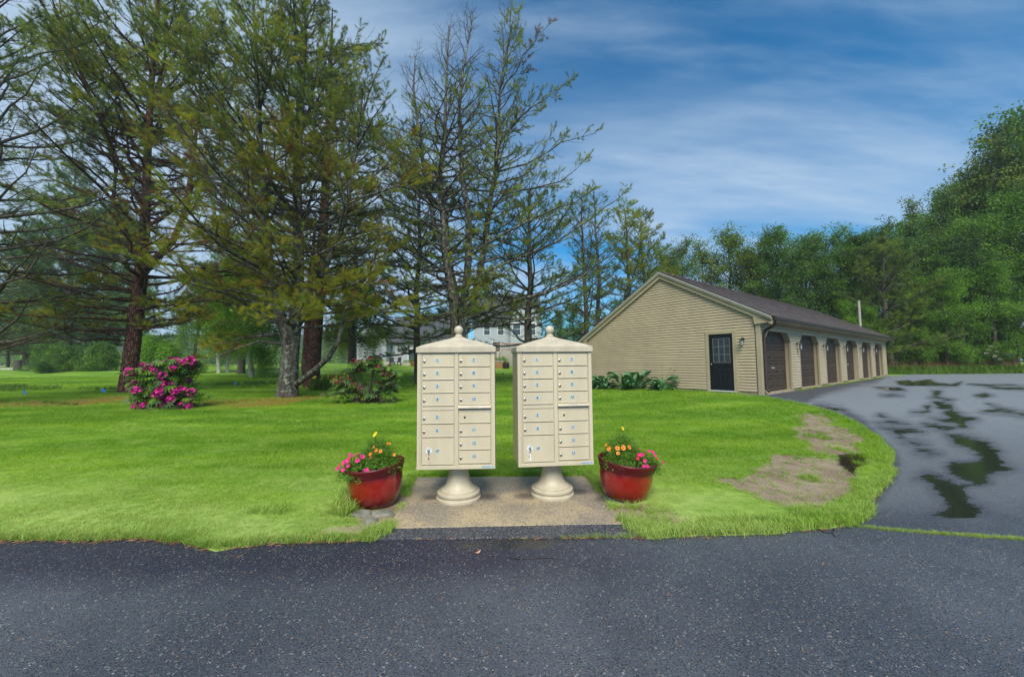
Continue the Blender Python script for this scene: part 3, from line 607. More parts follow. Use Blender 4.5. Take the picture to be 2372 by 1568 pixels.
P_ = np.array(P_); S_ = np.array(S_)
o = scatter('long_grass', cloud_mesh('long_grass', P_, np.stack([rv.normal(0, .2, len(P_)), rv.normal(0, .2, len(P_)), rv.uniform(0, 6.28, len(P_))], 1), S_, rv.integers(0, 3, len(P_))), TT)
tag(o, 'longer shaggy grass tufts along the lawn edges and beside the red pots')
P_ = []; S_ = []
for (u0, v0, u1, v1, n_, s0, jit) in ((1975,1217,2372,1249,420,.017,1.3), (1295,1247,1490,1242,110,.022,1.), (1185,1248,1290,1248,14,.014,.6)):
    for i in range(n_):
        t = rv.random(); 
        if fnoise(t*9., .5, 1.7, 3) < .30: continue
        c0 = gnd(u0 + (u1-u0)*t, v0 + (v1-v0)*t**.8 + rv.normal()*jit); P_.append((c0[0], c0[1], c0[2] - .002)); S_.append(s0*rv.uniform(.6, 1.7))
for i in range(520):                 # moss and weeds along the foot of the garage front
    t = rv.random(); d_ = rv.random()**1.5*.22; q = Cg + g1*(3 + 17*t) - g2*(.06 + d_)
    P_.append((q[0], q[1], float(hgt(*q)))); S_.append(.05*rv.uniform(.5, 1.4))
P_ = np.array(P_); S_ = np.array(S_)
o = scatter('seam_grass', cloud_mesh('seam_grass', P_, np.stack([rv.normal(0, .3, len(P_)), rv.normal(0, .3, len(P_)), rv.uniform(0, 6.28, len(P_))], 1), S_, rv.integers(0, 3, len(P_))), TT)
tag(o, 'low grass and weeds growing out of the seams in the asphalt')
# fallen pine needles along the lawn edge
nd = MB()
for i in range(1500):
    if i < 900:
        if i % 2: continue
        uu = rv.uniform(0, 880); vv = np.interp(uu, [e[0] for e in edge_px], [e[1] for e in edge_px]) + rv.normal()*3 + 1.5
    elif i < 1100: uu = rv.uniform(880, 1500); vv = 1248 + rv.normal()*1.2
    elif i < 1350:
        t = rv.random(); uu, vv = [(2063,1094),(2037,1137),(1987,1211),(1900,1229),(1581,1246)][int(t*4)]; k = [(2037,1137),(1987,1211),(1900,1229),(1581,1246)][int(t*4)]; s0 = rv.random(); uu += (k[0]-uu)*s0 + rv.normal()*4; vv += (k[1]-vv)*s0 + rv.normal()*3
    else:
        if rv.random() < .9: continue
        uu = rv.uniform(0, 2372); vv = rv.uniform(1255, 1380)
    c0 = gnd(uu, vv); a = rv.random()*pi; l_ = rv.uniform(.02, .06); d = np.array([cos(a), sin(a)])*l_/2; e = np.array([-sin(a), cos(a)])*.0016; z = c0[2] + .006
    if sdist(np.array([c0[0]]), np.array([c0[1]]))[0] > .01: z += .028
    x0, y0 = c0[0], c0[1]; nd.add([(x0-d[0]-e[0], y0-d[1]-e[1], z), (x0-d[0]+e[0], y0-d[1]+e[1], z+.003), (x0+d[0]+e[0], y0+d[1]+e[1], z+.004), (x0+d[0]-e[0], y0+d[1]-e[1], z+.001)], [(0, 1, 2, 3)])
o = nd.build('fallen_pine_needles', M_straw, fixn=False); tag(o, 'rust brown pine needles lying along the road edge', kind='stuff')
for i, (u_, v_, a, c_, lb) in enumerate(((1107,1283,.8,(.55,.30,.18),'curled pinkish tan dead leaf on the wet road in front of the pad'),(532,1264,.2,(.6,.56,.46),'pale scrap of leaf at the left edge of the road'))):
    m_ = simple('dead_leaf_' + 'ab'[i], c_, .6, .2, 60); c0 = gnd(u_, v_); mb = MB(); n_ = 7
    for k in range(n_):
        t = k/(n_-1); wd = .011*sin(pi*min(1, t*1.02 + .02))**.7; x_ = (t-.5)*.06; zz = .006 + .012*(2*t-1)**2
        mb.v += [(x_, -wd, zz + .004), (x_, 0, zz), (x_, wd, zz + .004)]
    mb.f = [(k*3+j, k*3+3+j, k*3+4+j, k*3+1+j) for k in range(n_-1) for j in (0, 1)]; mb.mi = [0]*len(mb.f)
    o = mb.build('fallen_leaf', m_, loc=(c0[0], c0[1], c0[2] + .002)); o.rotation_euler = (0, 0, a); tag(o, lb, 'leaf')

ck = MB()
for pts_ in (((1900,1229),(1914,1236),(1926,1234),(1936,1243)),((1926,1234),(1932,1229),(1931,1224)),((1180,1294),(1225,1296),(1262,1293),(1290,1294))):
    q = [gnd(*p_) for p_ in pts_]
    for a, b_ in zip(q[:-1], q[1:]):
        d_ = norm2 = (b_ - a)[:2]; l_ = np.hypot(*d_); e = np.array([-d_[1], d_[0]])/l_*.004; ck.add([(a[0]-e[0], a[1]-e[1], a[2]+.004), (b_[0]-e[0], b_[1]-e[1], b_[2]+.004), (b_[0]+e[0], b_[1]+e[1], b_[2]+.004), (a[0]+e[0], a[1]+e[1], a[2]+.004)], [(0, 1, 2, 3)])
o = ck.build('asphalt_crack', M_dark, fixn=False); o['kind'] = 'structure'

# ------------------------------------------------------------------ mailboxes
TXT = {}
def text_geo(s, size):
    if s in TXT: V, Fa = TXT[s]
    else:
        cu = bpy.data.curves.new('t', 'FONT'); cu.body = s; cu.align_x = 'CENTER'; cu.align_y = 'CENTER'; cu.offset = .012; cu.resolution_u = 3
        ob = bpy.data.objects.new('t', cu); C.objects.link(ob); bpy.context.view_layer.update(); me = bpy.data.meshes.new_from_object(ob.evaluated_get(bpy.context.evaluated_depsgraph_get()))
        V = [tuple(v.co) for v in me.vertices]; Fa = [tuple(p.vertices) for p in me.polygons]; TXT[s] = (V, Fa); bpy.data.objects.remove(ob); bpy.data.meshes.remove(me)
    return [(x*size, z, y*size) for x, y, z in V], [f[::-1] for f in Fa]
ZB = .357; WD, HT, DP = .775, 1.155, .46                # cabinet bottom above the slab, width, height, depth
kx = WD/935.; kz = HT/1415.
def MX(a): return (a - 472)*kx
def MZ(b): return ZB + (1545 - b)*kz
def door_mesh(x0, x1, z0, z1):
    mb = MB(); t = .004
    mb.box(x0, x1, -t, .012, z0, z1); return mb
def mailbox(loc, rz, label, ph):
    t = empty('cluster_mailbox', loc, label, 'mailbox', 'twin cluster mailboxes on the concrete pad', rz)
    b = MB(); b.box(-WD/2, WD/2, .006, DP, ZB + .004, ZB + HT)
    # face frame round the doors (proud of the core)
    fx = [(-WD/2, MX(58)), (MX(453), MX(500)), (MX(892), WD/2)]
    for a, c_ in fx: b.box(a, c_, -.006, .008, MZ(1498), MZ(128))
    b.box(-WD/2 - .001, WD/2 + .001, -.012, .01, ZB, MZ(1500))
    o = b.build('cabinet', M_cream, t, bevel=.0025)
    lo = MB(); lo.box(MX(62), MX(450), -.002, .010, MZ(838), MZ(796)); lo.build('filler_strip', M_cream, t, bevel=.002)
    # lip lines along the frame, the shallow side return of the door tray
    
    for a_, b_ in ((40, 46), (898, 902)): e = MB(); e.box(MX(a_), MX(b_), -.0085, -.005, MZ(1492), MZ(140)); e.build('frame_bead', M_seam, t)
    cw, cdp = WD/2 + .012, DP + .02
    z0, z1, z2 = ZB + HT - .004, ZB + HT + .05, ZB + HT + .165
    c_ = MB(); yc = DP/2; ov = .024
    c_.hexa([(-cw, -ov, z0), (cw, -ov, z0), (cw, DP+ov, z0), (-cw, DP+ov, z0), (-cw, -ov, z1), (cw, -ov, z1), (cw, DP+ov, z1), (-cw, DP+ov, z1)])
    k = [(.0, 1.), (.25, .80), (.55, .50), (.8, .25), (1., .115)]       # the pyramid swoops slightly
    rings = []
    for h_, s_ in k:
        zz = z1 + .0005 + (z2 - z1)*(h_**.92); rings.append([(-cw*s_, yc - (yc+ov)*s_, zz), (cw*s_, yc - (yc+ov)*s_, zz), (cw*s_, yc + (yc+ov)*s_, zz), (-cw*s_, yc + (yc+ov)*s_, zz)])
    vs = sum(rings, []); fs = [(j*4+i, j*4+(i+1) % 4, j*4+4+(i+1) % 4, j*4+4+i) for j in range(len(k)-1) for i in range(4)] + [tuple(len(vs)-4+i for i in range(4))]
    c_.add(vs, fs); c_.build('cap', M_cream2, t, bevel=.004)
    f = MB(); f.lathe([(.0, z2 - .012), (.045, z2 - .012), (.046, z2 + .008), (.038, z2 + .012), (.036, z2 + .026), (.024, z2 + .032), (.030, z2 + .040)] + [(max(.001, .047*sin(a)), z2 + .078 - .047*cos(a)) for a in np.linspace(.6, pi, 12)], 24, (0, yc, 0), 2, False); f.build('finial', M_cream2, t, True)
    p = MB(); p.lathe([(.0, 0), (.228, 0), (.231, .012), (.229, .026), (.214, .034), (.213, .048), (.220, .054), (.224, .066), (.220, .080), (.208, .086), (.190, .090), (.191, .099), (.184, .106), (.166, .117), (.151, .130), (.139, .146), (.128, .165), (.118, .192), (.110, .225), (.103, .262), (.099, .295), (.097, .322), (.104, .329), (.104, ZB + .002)], 48, (0, yc, 0)); p.build('pedestal', M_cream2, t, True)
    rows_l = [(155,312,'1',232,240),(318,470,'2',388,400),(478,630,'3',545,558),(636,788,'4',706,720),(845,1002,'5',921,936),(1010,1162,'6',1081,1097),(1170,1490,'1P',1326,None)]
    rows_r = [(155,310,'7',232,240),(318,468,'8',388,400),(475,628,'9',545,558),(634,778,'10',705,716),(840,998,None,0,None),(1005,1158,'11',1077,1092),(1165,1318,'12',1238,1252),(1325,1480,'13',1396,1412)]
    for x0, x1, lx, nx, rows in ((62, 450, 90, 246, rows_l), (503, 888, 530, 685, rows_r)):
        for (a, c2, num, ny, ly) in rows:
            d = MB(); X0, X1, Z0, Z1 = MX(x0)+.003, MX(x1)-.003, MZ(c2)+.0022, MZ(a)-.0022
            d.box(X0, X1, -.0045, .004, Z0, Z1)
            d.box(X0, X1, -.0085, -.0045, Z0, Z0 + .006)
            o = d.build('compartment_door', M_cream, t, bevel=.0015)
            if num:
                n_ = MB(); w_ = .021; cx, cz = MX(nx), MZ(ny); n_.box(cx-w_, cx+w_, -.0062, -.0046, cz-.0175, cz+.0175); n_.cur = 1
                V, Fa = text_geo(num, .037 if len(num) == 1 else .033); n_.add([(x_*1.12+cx, -.0068, z_*1.05+cz-.001) for x_, _, z_ in V], Fa); n_.build('number_label', [M_label, M_print], o, fixn=False)
            if ly:
                k_ = MB(); k_.lathe([(.013, -.006), (.013, -.013), (.009, -.0155), (.0005, -.016)], 14, (MX(lx), 0, MZ(ly)), 1, False); k_.cur = 1; k_.box(MX(lx)-.0015, MX(lx)+.0015, -.0168, -.0158, MZ(ly)-.006, MZ(ly)+.006); k_.build('lock', [M_steel, M_dark], o, True)
            if num == '1P':
                cx, cz = MX(148), MZ(1322); r_ = MB(); r_.lathe([(.031, -.0045), (.031, -.008), (.001, -.0081)], 28, (cx, 0, cz), 1, False); r_.cur = 1
                for q in range(9):
                    a_ = R(25 + q*16); ca, sa = cos(a_)*.0235, sin(a_)*.0235; 
                    if q % 2 == 0 or q in (3,): r_.box(cx+ca-.003, cx+ca+.003, -.0089, -.0084, cz+sa-.003, cz+sa+.003)
                r_.cur = 2; r_.lathe([(.014, -.008), (.013, -.019), (.001, -.020)], 14, (cx, 0, cz), 1, False); r_.box(cx-.004, cx+.004, -.026, -.008, cz-.030, cz+.004)
                r_.build('key_dial', [M_white, M_blueprint, M_steel], o, True)
                s2_ = MB()
                for (px, pz) in ((122,1375),(172,1375),(122,1455),(172,1455)): s2_.lathe([(.0045, -.0045), (.004, -.0075), (.0003, -.0082)], 8, (MX(px), 0, MZ(pz)), 1, False)
                s2_.box(MX(138), MX(160), -.0068, -.0045, MZ(1475), MZ(1385)); s2_.cur = 1
                if ph: s2_.lathe([(.008, -.0068), (.008, -.0078), (.0003, -.008)], 12, (MX(146), 0, MZ(1414)), 1, False)
                else: s2_.box(MX(140), MX(144), -.009, -.007, MZ(1440), MZ(1400))
                s2_.build('master_lock_plate', [M_white if not ph else M_cream2, M_dark], o, True)
            if num is None:
                s3 = MB(); s3.lathe([(.0105, -.0045), (.0105, -.0075), (.0004, -.0078)], 14, (MX(577), 0, MZ(926)), 1, False); s3.build('keyhole', M_dark, o, True)
                for px, pz in ((537,908),(537,944),(622,908),(622,944),(832,928),(868,912),(868,970),(868,870)): s3 = MB(); s3.lathe([(.0045, -.0045), (.004, -.0070), (.0003, -.0075)], 8, (MX(px), 0, MZ(pz)), 1, False); s3.build('rivet', M_cream2, o, True)
    h_ = MB(); h_.hexa([(MX(498), -.004, MZ(812)), (MX(893), -.004, MZ(812)), (MX(893), .004, MZ(812)), (MX(498), .004, MZ(812)), (MX(498), -.004, MZ(778)), (MX(893), -.004, MZ(778)), (MX(893), .004, MZ(778)), (MX(498), .004, MZ(778))])
    h_.v[0] = (MX(498), -.034, MZ(812)); h_.v[1] = (MX(893), -.034, MZ(812)); h_.v[4] = (MX(498), -.022, MZ(784)); h_.v[5] = (MX(893), -.022, MZ(784))
    ho = h_.build('outgoing_mail_hood', M_cream2, t, bevel=.0015)
    s_ = MB(); s_.cur = 0; V, Fa = text_geo('OUTGOING MAIL', .0125); s_.add([(x_+MX(690), -.0292 - (z_)*.43 - .001, z_+MZ(798)) for x_, _, z_ in V], Fa); s_.build('slot_print', [M_blueprint], ho, fixn=False)
    s_ = MB(); s_.box(MX(783), MX(925), -.0135, -.0118, MZ(1533), MZ(1507)); s_.cur = 1
    s_.lathe([(.006, -.0136), (.0003, -.0142)], 12, (MX(912), 0, MZ(1520)), 1, False)
    for q in range(8): s_.box(MX(790 + q*12), MX(797 + q*12), -.0139, -.0136, MZ(1526 - (q % 2)*2), MZ(1514))
    s_.build('maker_sticker', [M_label, M_blueprint], t)
    return t
mailbox((-.565, 3.855, .055), R(1.6), 'left cream cluster mailbox of the twin cabinets on pedestals, squarely facing the road', True)
mailbox((.438, 3.945, .055), R(6.2), 'right cream cluster mailbox of the twin cabinets, turned so its left side shows', False)

# ------------------------------------------------------------------ pots with flowers
def flower_mesh(name, mat, n=5, r=.02, cup=.3, eye=True, wd=.5):
    mb = MB()
    for i in range(n):
        a = 2*pi*i/n; u_ = np.array([cos(a), sin(a), 0]); s_ = np.array([-sin(a), cos(a), 0])
        mb.add([(0, 0, 0), u_*r*.6 + s_*r*wd + np.array([0, 0, r*cup]), u_*r + np.array([0, 0, r*cup*.8]), u_*r*.6 - s_*r*wd + np.array([0, 0, r*cup])], [(0, 1, 2, 3)])
    if eye: mb.cur = 1; mb.lathe([(r*.26, r*.06), (r*.2, r*.25), (.0005, r*.3)], 7, (0, 0, 0), 2, False)
    return mb.mesh(name, [mat, M_eye])
FM = dict(pink=flower_mesh('flower', M_pet, 5, .024, .35, False, .55), red=flower_mesh('flower', M_petr, 5, .022, .35, False, .5), orange=flower_mesh('flower', M_or, 8, .024, .12, True, .28), yellow=flower_mesh('flower', M_yel, 12, .030, .2, False, .22))
SM_ = [src('small_leaf_tuft', leaf_tuft('small_leaf_tuft', M_potl, 22, .42, .9, .8, .34)), src('fine_leaf_tuft', leaf_tuft('fine_leaf_tuft', M_potl, 30, .36, .9, 1., .16))]
def potplant(name, label, cat, pot, c, rad, h, nl, leafkind, flowers, ls=.045, droop=0):
    t = empty(name, tuple(pot.matrix_world @ Vector((c[0], c[1], .335))), label, cat)
    P_ = []; st = MB()
    for i in range(nl):
        a = rv.random()*2*pi; r = rv.random()**.6; q = np.array([cos(a)*r*rad, sin(a)*r*rad, (1 - r*r*.8)*h*rv.uniform(.25, 1) + .01 - droop*r])
        P_.append(q)
        if i % 4 == 0: st.tube([(q[0]*.2, q[1]*.2, -.02), (q[0]*.6, q[1]*.6, q[2]*.6), tuple(q)], [.003, .0025, .0015], 4)
    P_ = np.array(P_); scatter('foliage', cloud_mesh('foliage', P_, dir_euler(P_ + rv.normal(size=P_.shape)*.05 + [0, 0, .05]), rv.uniform(.7, 1.25, nl)*ls*1.45, np.full(nl, leafkind)), SM_, t)
    for (kind, n_, rr, hh) in flowers:
        for i in range(n_):
            a = rv.random()*2*pi; r = (.25 + .85*rv.random())*rr; q = (cos(a)*r*rad, sin(a)*r*rad, h*hh*rv.uniform(.75, 1.1)*(1 - .45*r*r) + .03 - droop*r*r)
            f = bpy.data.objects.new('flower', FM[kind]); link(f, t); f.location = q; d = Vector((cos(a)*.7, sin(a)*.7 - .8, .8)); f.rotation_euler = d.to_track_quat('Z', 'Y').to_euler(); s0 = rv.uniform(.7, 1.15); f.scale = (s0,)*3
            st.tube([(q[0]*.5, q[1]*.5, 0), q], [.002, .0015], 4)
    st.build('stem', M_potl, t, True, fixn=False); return t
def pot(loc, rx, ry, label, foot):
    t = empty('flower_pot', loc, label, 'flower pot', 'red glazed flower pots beside the mailboxes', 0, rx, ry); t.scale = (1, 1, 1.07); bpy.context.view_layer.update()
    b = MB(); b.lathe([(.0, 0), (.165, 0), (.178, .010), (.208, .05), (.236, .11), (.255, .18), (.265, .25), (.267, .315), (.262, .318), (.255, .27), (.24, .2)], 56); b.build('bowl', M_red, t, True)
    r_ = MB(); r_.lathe([(.268, .312), (.276, .318), (.277, .330), (.283, .345), (.293, .372), (.295, .386), (.288, .394), (.274, .392), (.264, .380), (.262, .345), (.262, .31)], 56, cap=False); r_.build('rim', M_darkred, t, True)
    s_ = MB(); ns = 10
    vs = [(0, 0, .365)] + [(cos(a)*.262*k/4, sin(a)*.262*k/4, .358 + .012*rv.random() - .012*(k == 4)) for k in range(1, 5) for a in np.linspace(0, 2*pi, 24, endpoint=False)]
    fs = [(0, 1+i, 1+(i+1) % 24) for i in range(24)] + [(1+(k-1)*24+i, 1+k*24+i, 1+k*24+(i+1) % 24, 1+(k-1)*24+(i+1) % 24) for k in range(1, 4) for i in range(24)]
    s_.add(vs, fs).build('soil', M_soil, t, True)
    if foot: f = MB(); f.lathe([(.0, -.004), (.178, -.004), (.188, .010), (.199, .035), (.201, .045), (.180, .040)], 48); f.build('foot_ring', M_potfoot, t, True)
    return t
p1 = pot((-1.365, 3.93, .045), R(2), R(-4.5), 'left red glazed pot by the pad, tilted, standing over the grey rocks', False)
p2 = pot((1.135, 4.03, .035), R(2), R(5.5), 'right red glazed pot by the pad with a chalky grey foot ring', True)
potplant('petunia_plant', 'pink petunia spilling over the left rim of the left red pot', 'petunia', p1, (-.13, -.10), .19, .16, 190, 0, (('pink', 22, 1.15, 1.), ('red', 6, .9, 1.)), .030, .05)
potplant('zinnia_plant', 'low orange flowered plant at the right side of the left red pot', 'flowering plant', p1, (.12, -.06), .15, .20, 160, 0, (('orange', 7, .9, 1.15),), .034)
potplant('marigold_plant', 'tall feathery plant with one yellow bloom at the back of the left red pot', 'flowering plant', p1, (0, .08), .17, .30, 300, 1, (('yellow', 1, .2, 1.1),), .05)
potplant('petunia_plant', 'pink and red petunia at the right side of the right red pot', 'petunia', p2, (.15, -.03), .19, .16, 190, 0, (('pink', 18, 1.15, 1.), ('red', 8, 1., 1.)), .030, .05)
potplant('zinnia_plant', 'low orange flowered plant at the left side of the right red pot', 'flowering plant', p2, (-.10, -.08), .16, .20, 180, 0, (('orange', 9, .95, 1.15),), .034)
potplant('marigold_plant', 'tall feathery plant with one yellow bloom at the back of the right red pot', 'flowering plant', p2, (-.02, .09), .17, .32, 300, 1, (('yellow', 1, .2, 1.1),), .05)
def rock(u, v, sx, sy, sz, lb):
    c0 = gnd(u, v); bm_ = bmesh.new(); bmesh.ops.create_icosphere(bm_, subdivisions=3, radius=1)
    for vv in bm_.verts:
        n_ = fnoise(vv.co.x*2 + u, vv.co.y*2 + vv.co.z*1.7, 1.1, 4); vv.co *= .72 + .5*n_
        vv.co.x *= sx; vv.co.y *= sy; vv.co.z = max(-.5, min(vv.co.z, .55))*sz
    me = bpy.data.meshes.new('rock'); bm_.to_mesh(me); bm_.free(); me.materials.append(M_rock); o = link(bpy.data.objects.new('rock', me)); o.location = (c0[0], c0[1], c0[2] + .015); tag(o, lb, 'rock', 'rocks under the left pot')
rock(838, 1198, .10, .08, .06, 'mossy grey rock at the left under the left pot'); rock(886, 1196, .11, .07, .055, 'flat grey rock beside the concrete pad under the left pot'); rock(858, 1214, .065, .055, .06, 'small bluish rock in front of the other rocks below the left pot')

# ------------------------------------------------------------------ garage
SILL = .373; LEN = 22.3; TP, ZP = 3.5, 5.12; TL_, ZLW = 7.62, 2.66; TR_, ZRW = 0., 3.13
gar = empty('garage', (Cg[0], Cg[1], 0), 'long tan clapboard garage with six brown doors and a brown shingle roof', 'garage')
gar.rotation_euler = (0, 0, pi/2 - YAW)           # local +X along the front, local +Y into the building
def roofz(t): return np.where(t < TP, ZP - (TP - t)*(ZP - ZRW - .02)/TP*1.0, ZP - (t - TP)*(ZP - ZLW - .02)/(TL_ - TP))
# core walls
core = MB(); zt = lambda t: float(roofz(t)) - .12
pts = [(0, .03, .25), (0, TL_ - .03, .25), (0, TL_ - .03, zt(TL_)), (0, TP, zt(TP)), (0, .03, zt(0))]
core.prism([(.03, y_, z_) for _, y_, z_ in pts], (.05, 0, 0)); core.prism([(LEN - .08, y_, z_) for _, y_, z_ in pts], (.05, 0, 0)); core.box(.09, LEN - .09, TL_ - .06, TL_, .25, zt(TL_) - .02)
BAY, DW_, D0 = 3.63, 2.56, .384; DTOP = SILL + 2.11; CX, CZ = .35, .33
doors = [D0 + BAY*k for k in range(6)]
ed = [0.09] + sum([[a, a + DW_] for a in doors], []) + [LEN - .09]
for i in range(0, len(ed), 2): core.box(ed[i], ed[i+1], .03, .08, .25, DTOP)
core.box(.09, LEN - .09, .03, .08, DTOP, zt(0) - .05)
core.build('wall', M_siding, gar)
fd = MB(); fd.box(-.004, .02, .02, TL_ - .02, -.2, .415); fd.box(.02, .3, .0, .03, -.2, .36); fd.box(LEN-.3, LEN, 0, .03, -.2, .36)
for a, b_ in zip(doors[:-1], doors[1:]): fd.box(a + DW_ + .02, b_ - .02, -.004, .03, -.2, .36)
fd.build('foundation', M_found, gar)
EXP = .1
def inter(z, obst, lo, hi):
    iv = [(lo(z), hi(z))]
    for ob in obst:
        r_ = ob(z)
        if r_ is None: continue
        nw = []
        for a, b_ in iv:
            if r_[1] <= a or r_[0] >= b_: nw.append((a, b_)); continue
            if r_[0] > a: nw.append((a, r_[0]))
            if r_[1] < b_: nw.append((r_[1], b_))
        iv = nw
    return iv
def clap(z0, z1, lo, hi, obst, gable):
    z = z0
    while z < z1 - .03:
        zt_ = min(z + EXP - .013, z1); a = inter(z + .012, obst, lo, hi); b_ = inter(zt_ - .012, obst, lo, hi); m = inter((z + zt_)/2, obst, lo, hi)
        if not (len(a) == len(b_)): a = b_ = m
        jj = rv.normal()*.0008
        for (p0, p1), (q0, q1) in zip(a, b_):
            if p1 - p0 < .02 : continue
            if q1 <= q0: q0 = q1 = (p0 + p1)/2
            bo, to = -.026 + jj, -.006 + jj
            if gable: P8 = [(bo, p0, z), (bo, p1, z), (.03, p1, z), (.03, p0, z), (to, q0, zt_), (to, q1, zt_), (.03, q1, zt_), (.03, q0, zt_)]
            else: P8 = [(p0, bo, z), (p1, bo, z), (p1, .03, z), (p0, .03, z), (q0, to, zt_), (q1, to, zt_), (q1, .03, zt_), (q0, .03, zt_)]
            MB().hexa(P8).build('clapboard', M_siding, gar, fixn=True)
        z += EXP
# gable boards: between right corner board and left corner board, below the rake board
def inv(z, side):
    zz = z + .30
    if side == 0: return max(.145, TP - (ZP - zz)*TP/(ZP - ZRW - .02))
    return min(TL_ - .12, TP + (ZP - zz)*(TL_ - TP)/(ZP - ZLW - .02))
DR0, DR1 = .845, 1.66; DDX, DDW = .845, .815
clap(.42, 4.86, lambda z: inv(z, 0), lambda z: inv(z, 1), [lambda z: (DR0 - .12, DR1 + .12) if z < SILL + 2.05 + .12 else None], True)
def dob(a):
    def f(z):
        z2 = z - .0
        if z2 > DTOP + .10: return None
        k = max(0, (z2 - (DTOP - CZ))/CZ); ex = .045; a0 = a - ex + k*CX*(.9 if k < 1 else 1); a1 = a + DW_ + ex - k*CX*(.9 if k < 1 else 1)
        k = min(k, 1.); return (a - ex + k*CX*.92, a + DW_ + ex - k*CX*.92)
    return f
clap(.40, ZRW - .28, lambda z: .12, lambda z: LEN - .12, [dob(a) for a in doors], False)
fz = MB(); fz.box(.12, LEN - .12, -.018, .03, ZRW - .27, ZRW - .10); fz.build('frieze_board', M_trim, gar)
# corner boards
for (x0, x1, y0, y1, zt_) in ((-.035, .115, -.035, .10, 2.93), (-.035, .10, TL_ - .10, TL_ + .035, 2.44), (LEN - .10, LEN + .03, -.035, .1, 2.93)):
    cb = MB(); cb.box(x0, x1, y0, y1, .30, zt_); cb.build('corner_board', M_trim, gar, bevel=.004)
# rake boards and boxed eave return
def rake(x0, x1, za, zb, yy0, yy1, nm, mat):
    mb = MB(); y_ = [yy0, TP, yy1]; z_ = [float(roofz(np.array(a))) for a in y_]
    mb.prism([(x0, y_[0], z_[0] + za), (x0, y_[1], z_[1] + za), (x0, y_[1], z_[1] + zb), (x0, y_[0], z_[0] + zb)], (x1 - x0, 0, 0)); mb.prism([(x0, y_[1], z_[1] + za), (x0, y_[2], z_[2] + za), (x0, y_[2], z_[2] + zb), (x0, y_[1], z_[1] + zb)], (x1 - x0, 0, 0))
    return mb.build(nm, mat, gar)
YE0, YE1 = -.42, TL_ + .34
rake(-.10, .0, -.285, -.045, YE0 + .02, YE1 - .02, 'rake_board', M_trim); rake(-.155, -.10, -.12, -.035, YE0, YE1, 'rake_moulding', M_trim)
rake(-.175, -.155, -.05, -.018, YE0, YE1, 'drip_edge', M_sill)
rake(LEN, LEN + .12, -.285, -.045, YE0, YE1, 'rake_board', M_trim)
ze = float(roofz(np.array(YE0))); rt = MB(); rt.prism([(-.1, YE0 + .02, ze - .03), (-.1, YE0 + .02, ze - .19), (-.1, .10, ze - .24), (-.1, .14, ZRW - .2)], (.12, 0, 0)); rt.build('eave_return', M_trim, gar)
ze2 = float(roofz(np.array(YE1))); rt = MB(); rt.prism([(-.1, YE1 - .02, ze2 - .03), (-.1, YE1 - .02, ze2 - .17), (-.1, TL_ - .1, ze2 - .20), (-.1, TL_ - .14, ZLW - .2)], (.12, 0, 0)); rt.build('eave_return', M_trim, gar)
sf = MB(); sf.box(.02, LEN + .1, YE0 + .04, -.02, ze - .15, ze - .13); sf.build('soffit', M_trim, gar); fa = MB(); fa.box(-.02, LEN + .12, YE0 + .01, YE0 + .035, ze - .17, ze - .015); fa.build('fascia', M_trim, gar)
# roof deck and shingles
dk = MB(); za_, zp_, zb_ = ze, ZP, ze2
dk.prism([(-.15, YE0 - .02, ze - .035), (-.15, TP, ZP - .035), (-.15, YE1 + .02, ze2 - .035), (-.15, YE1 + .02, ze2 - .01), (-.15, TP, ZP - .01), (-.15, YE0 - .02, ze - .01)], (LEN + .3, 0, 0)); dk.build('roof_deck', M_gutter, gar)
def shingles(ya, za, yb, zb):
    Ls = math.hypot(yb - ya, zb - za); nr = int(Ls/.14); V = []; Fq = []; dy_, dz_ = (yb - ya)/Ls, (zb - za)/Ls; ny_, nz_ = (-dz_, dy_) if dy_ > 0 else (dz_, -dy_)
    for r_ in range(nr + 1):
        s0, s1 = r_*.14, min(r_*.14 + .17, Ls); x_ = -.17 - (r_ % 3)*.11
        while x_ < LEN + .16:
            x1 = min(x_ + .328, LEN + .165); a = max(x_, -.17)
            if x1 - a > .02:
                t0 = .014 + rv.random()*.006; k = len(V)
                V += [(a, ya + dy_*s0 + ny_*t0, za + dz_*s0 + nz_*t0), (x1 - .004, ya + dy_*s0 + ny_*t0, za + dz_*s0 + nz_*t0), (x1 - .004, ya + dy_*s1 + ny_*.004, za + dz_*s1 + nz_*.004), (a, ya + dy_*s1 + ny_*.004, za + dz_*s1 + nz_*.004), (a, ya + dy_*s0, za + dz_*s0), (x1 - .004, ya + dy_*s0, za + dz_*s0)]
                Fq += [(k, k+1, k+2, k+3), (k+4, k+5, k+1, k), (k+4, k, k+3, k+3)]
            x_ += .332
    return V, [f if len(set(f)) == 4 else f[:3] for f in Fq]
for a, b_, c_, d_ in ((YE0 - .03, ze - .01, TP, ZP), (YE1 + .03, ze2 - .01, TP, ZP)):
    V, Fa = shingles(a, b_, c_, d_); o = MB().add(V, Fa).build('shingles', M_shingle, gar, fixn=False); o['kind'] = 'stuff'
rc = MB(); rc.prism([(-.17, TP - .15, ZP - .055), (-.17, TP, ZP + .03), (-.17, TP + .15, ZP - .055)], (LEN + .33, 0, 0)); rc.build('ridge_cap', M_shingle, gar)
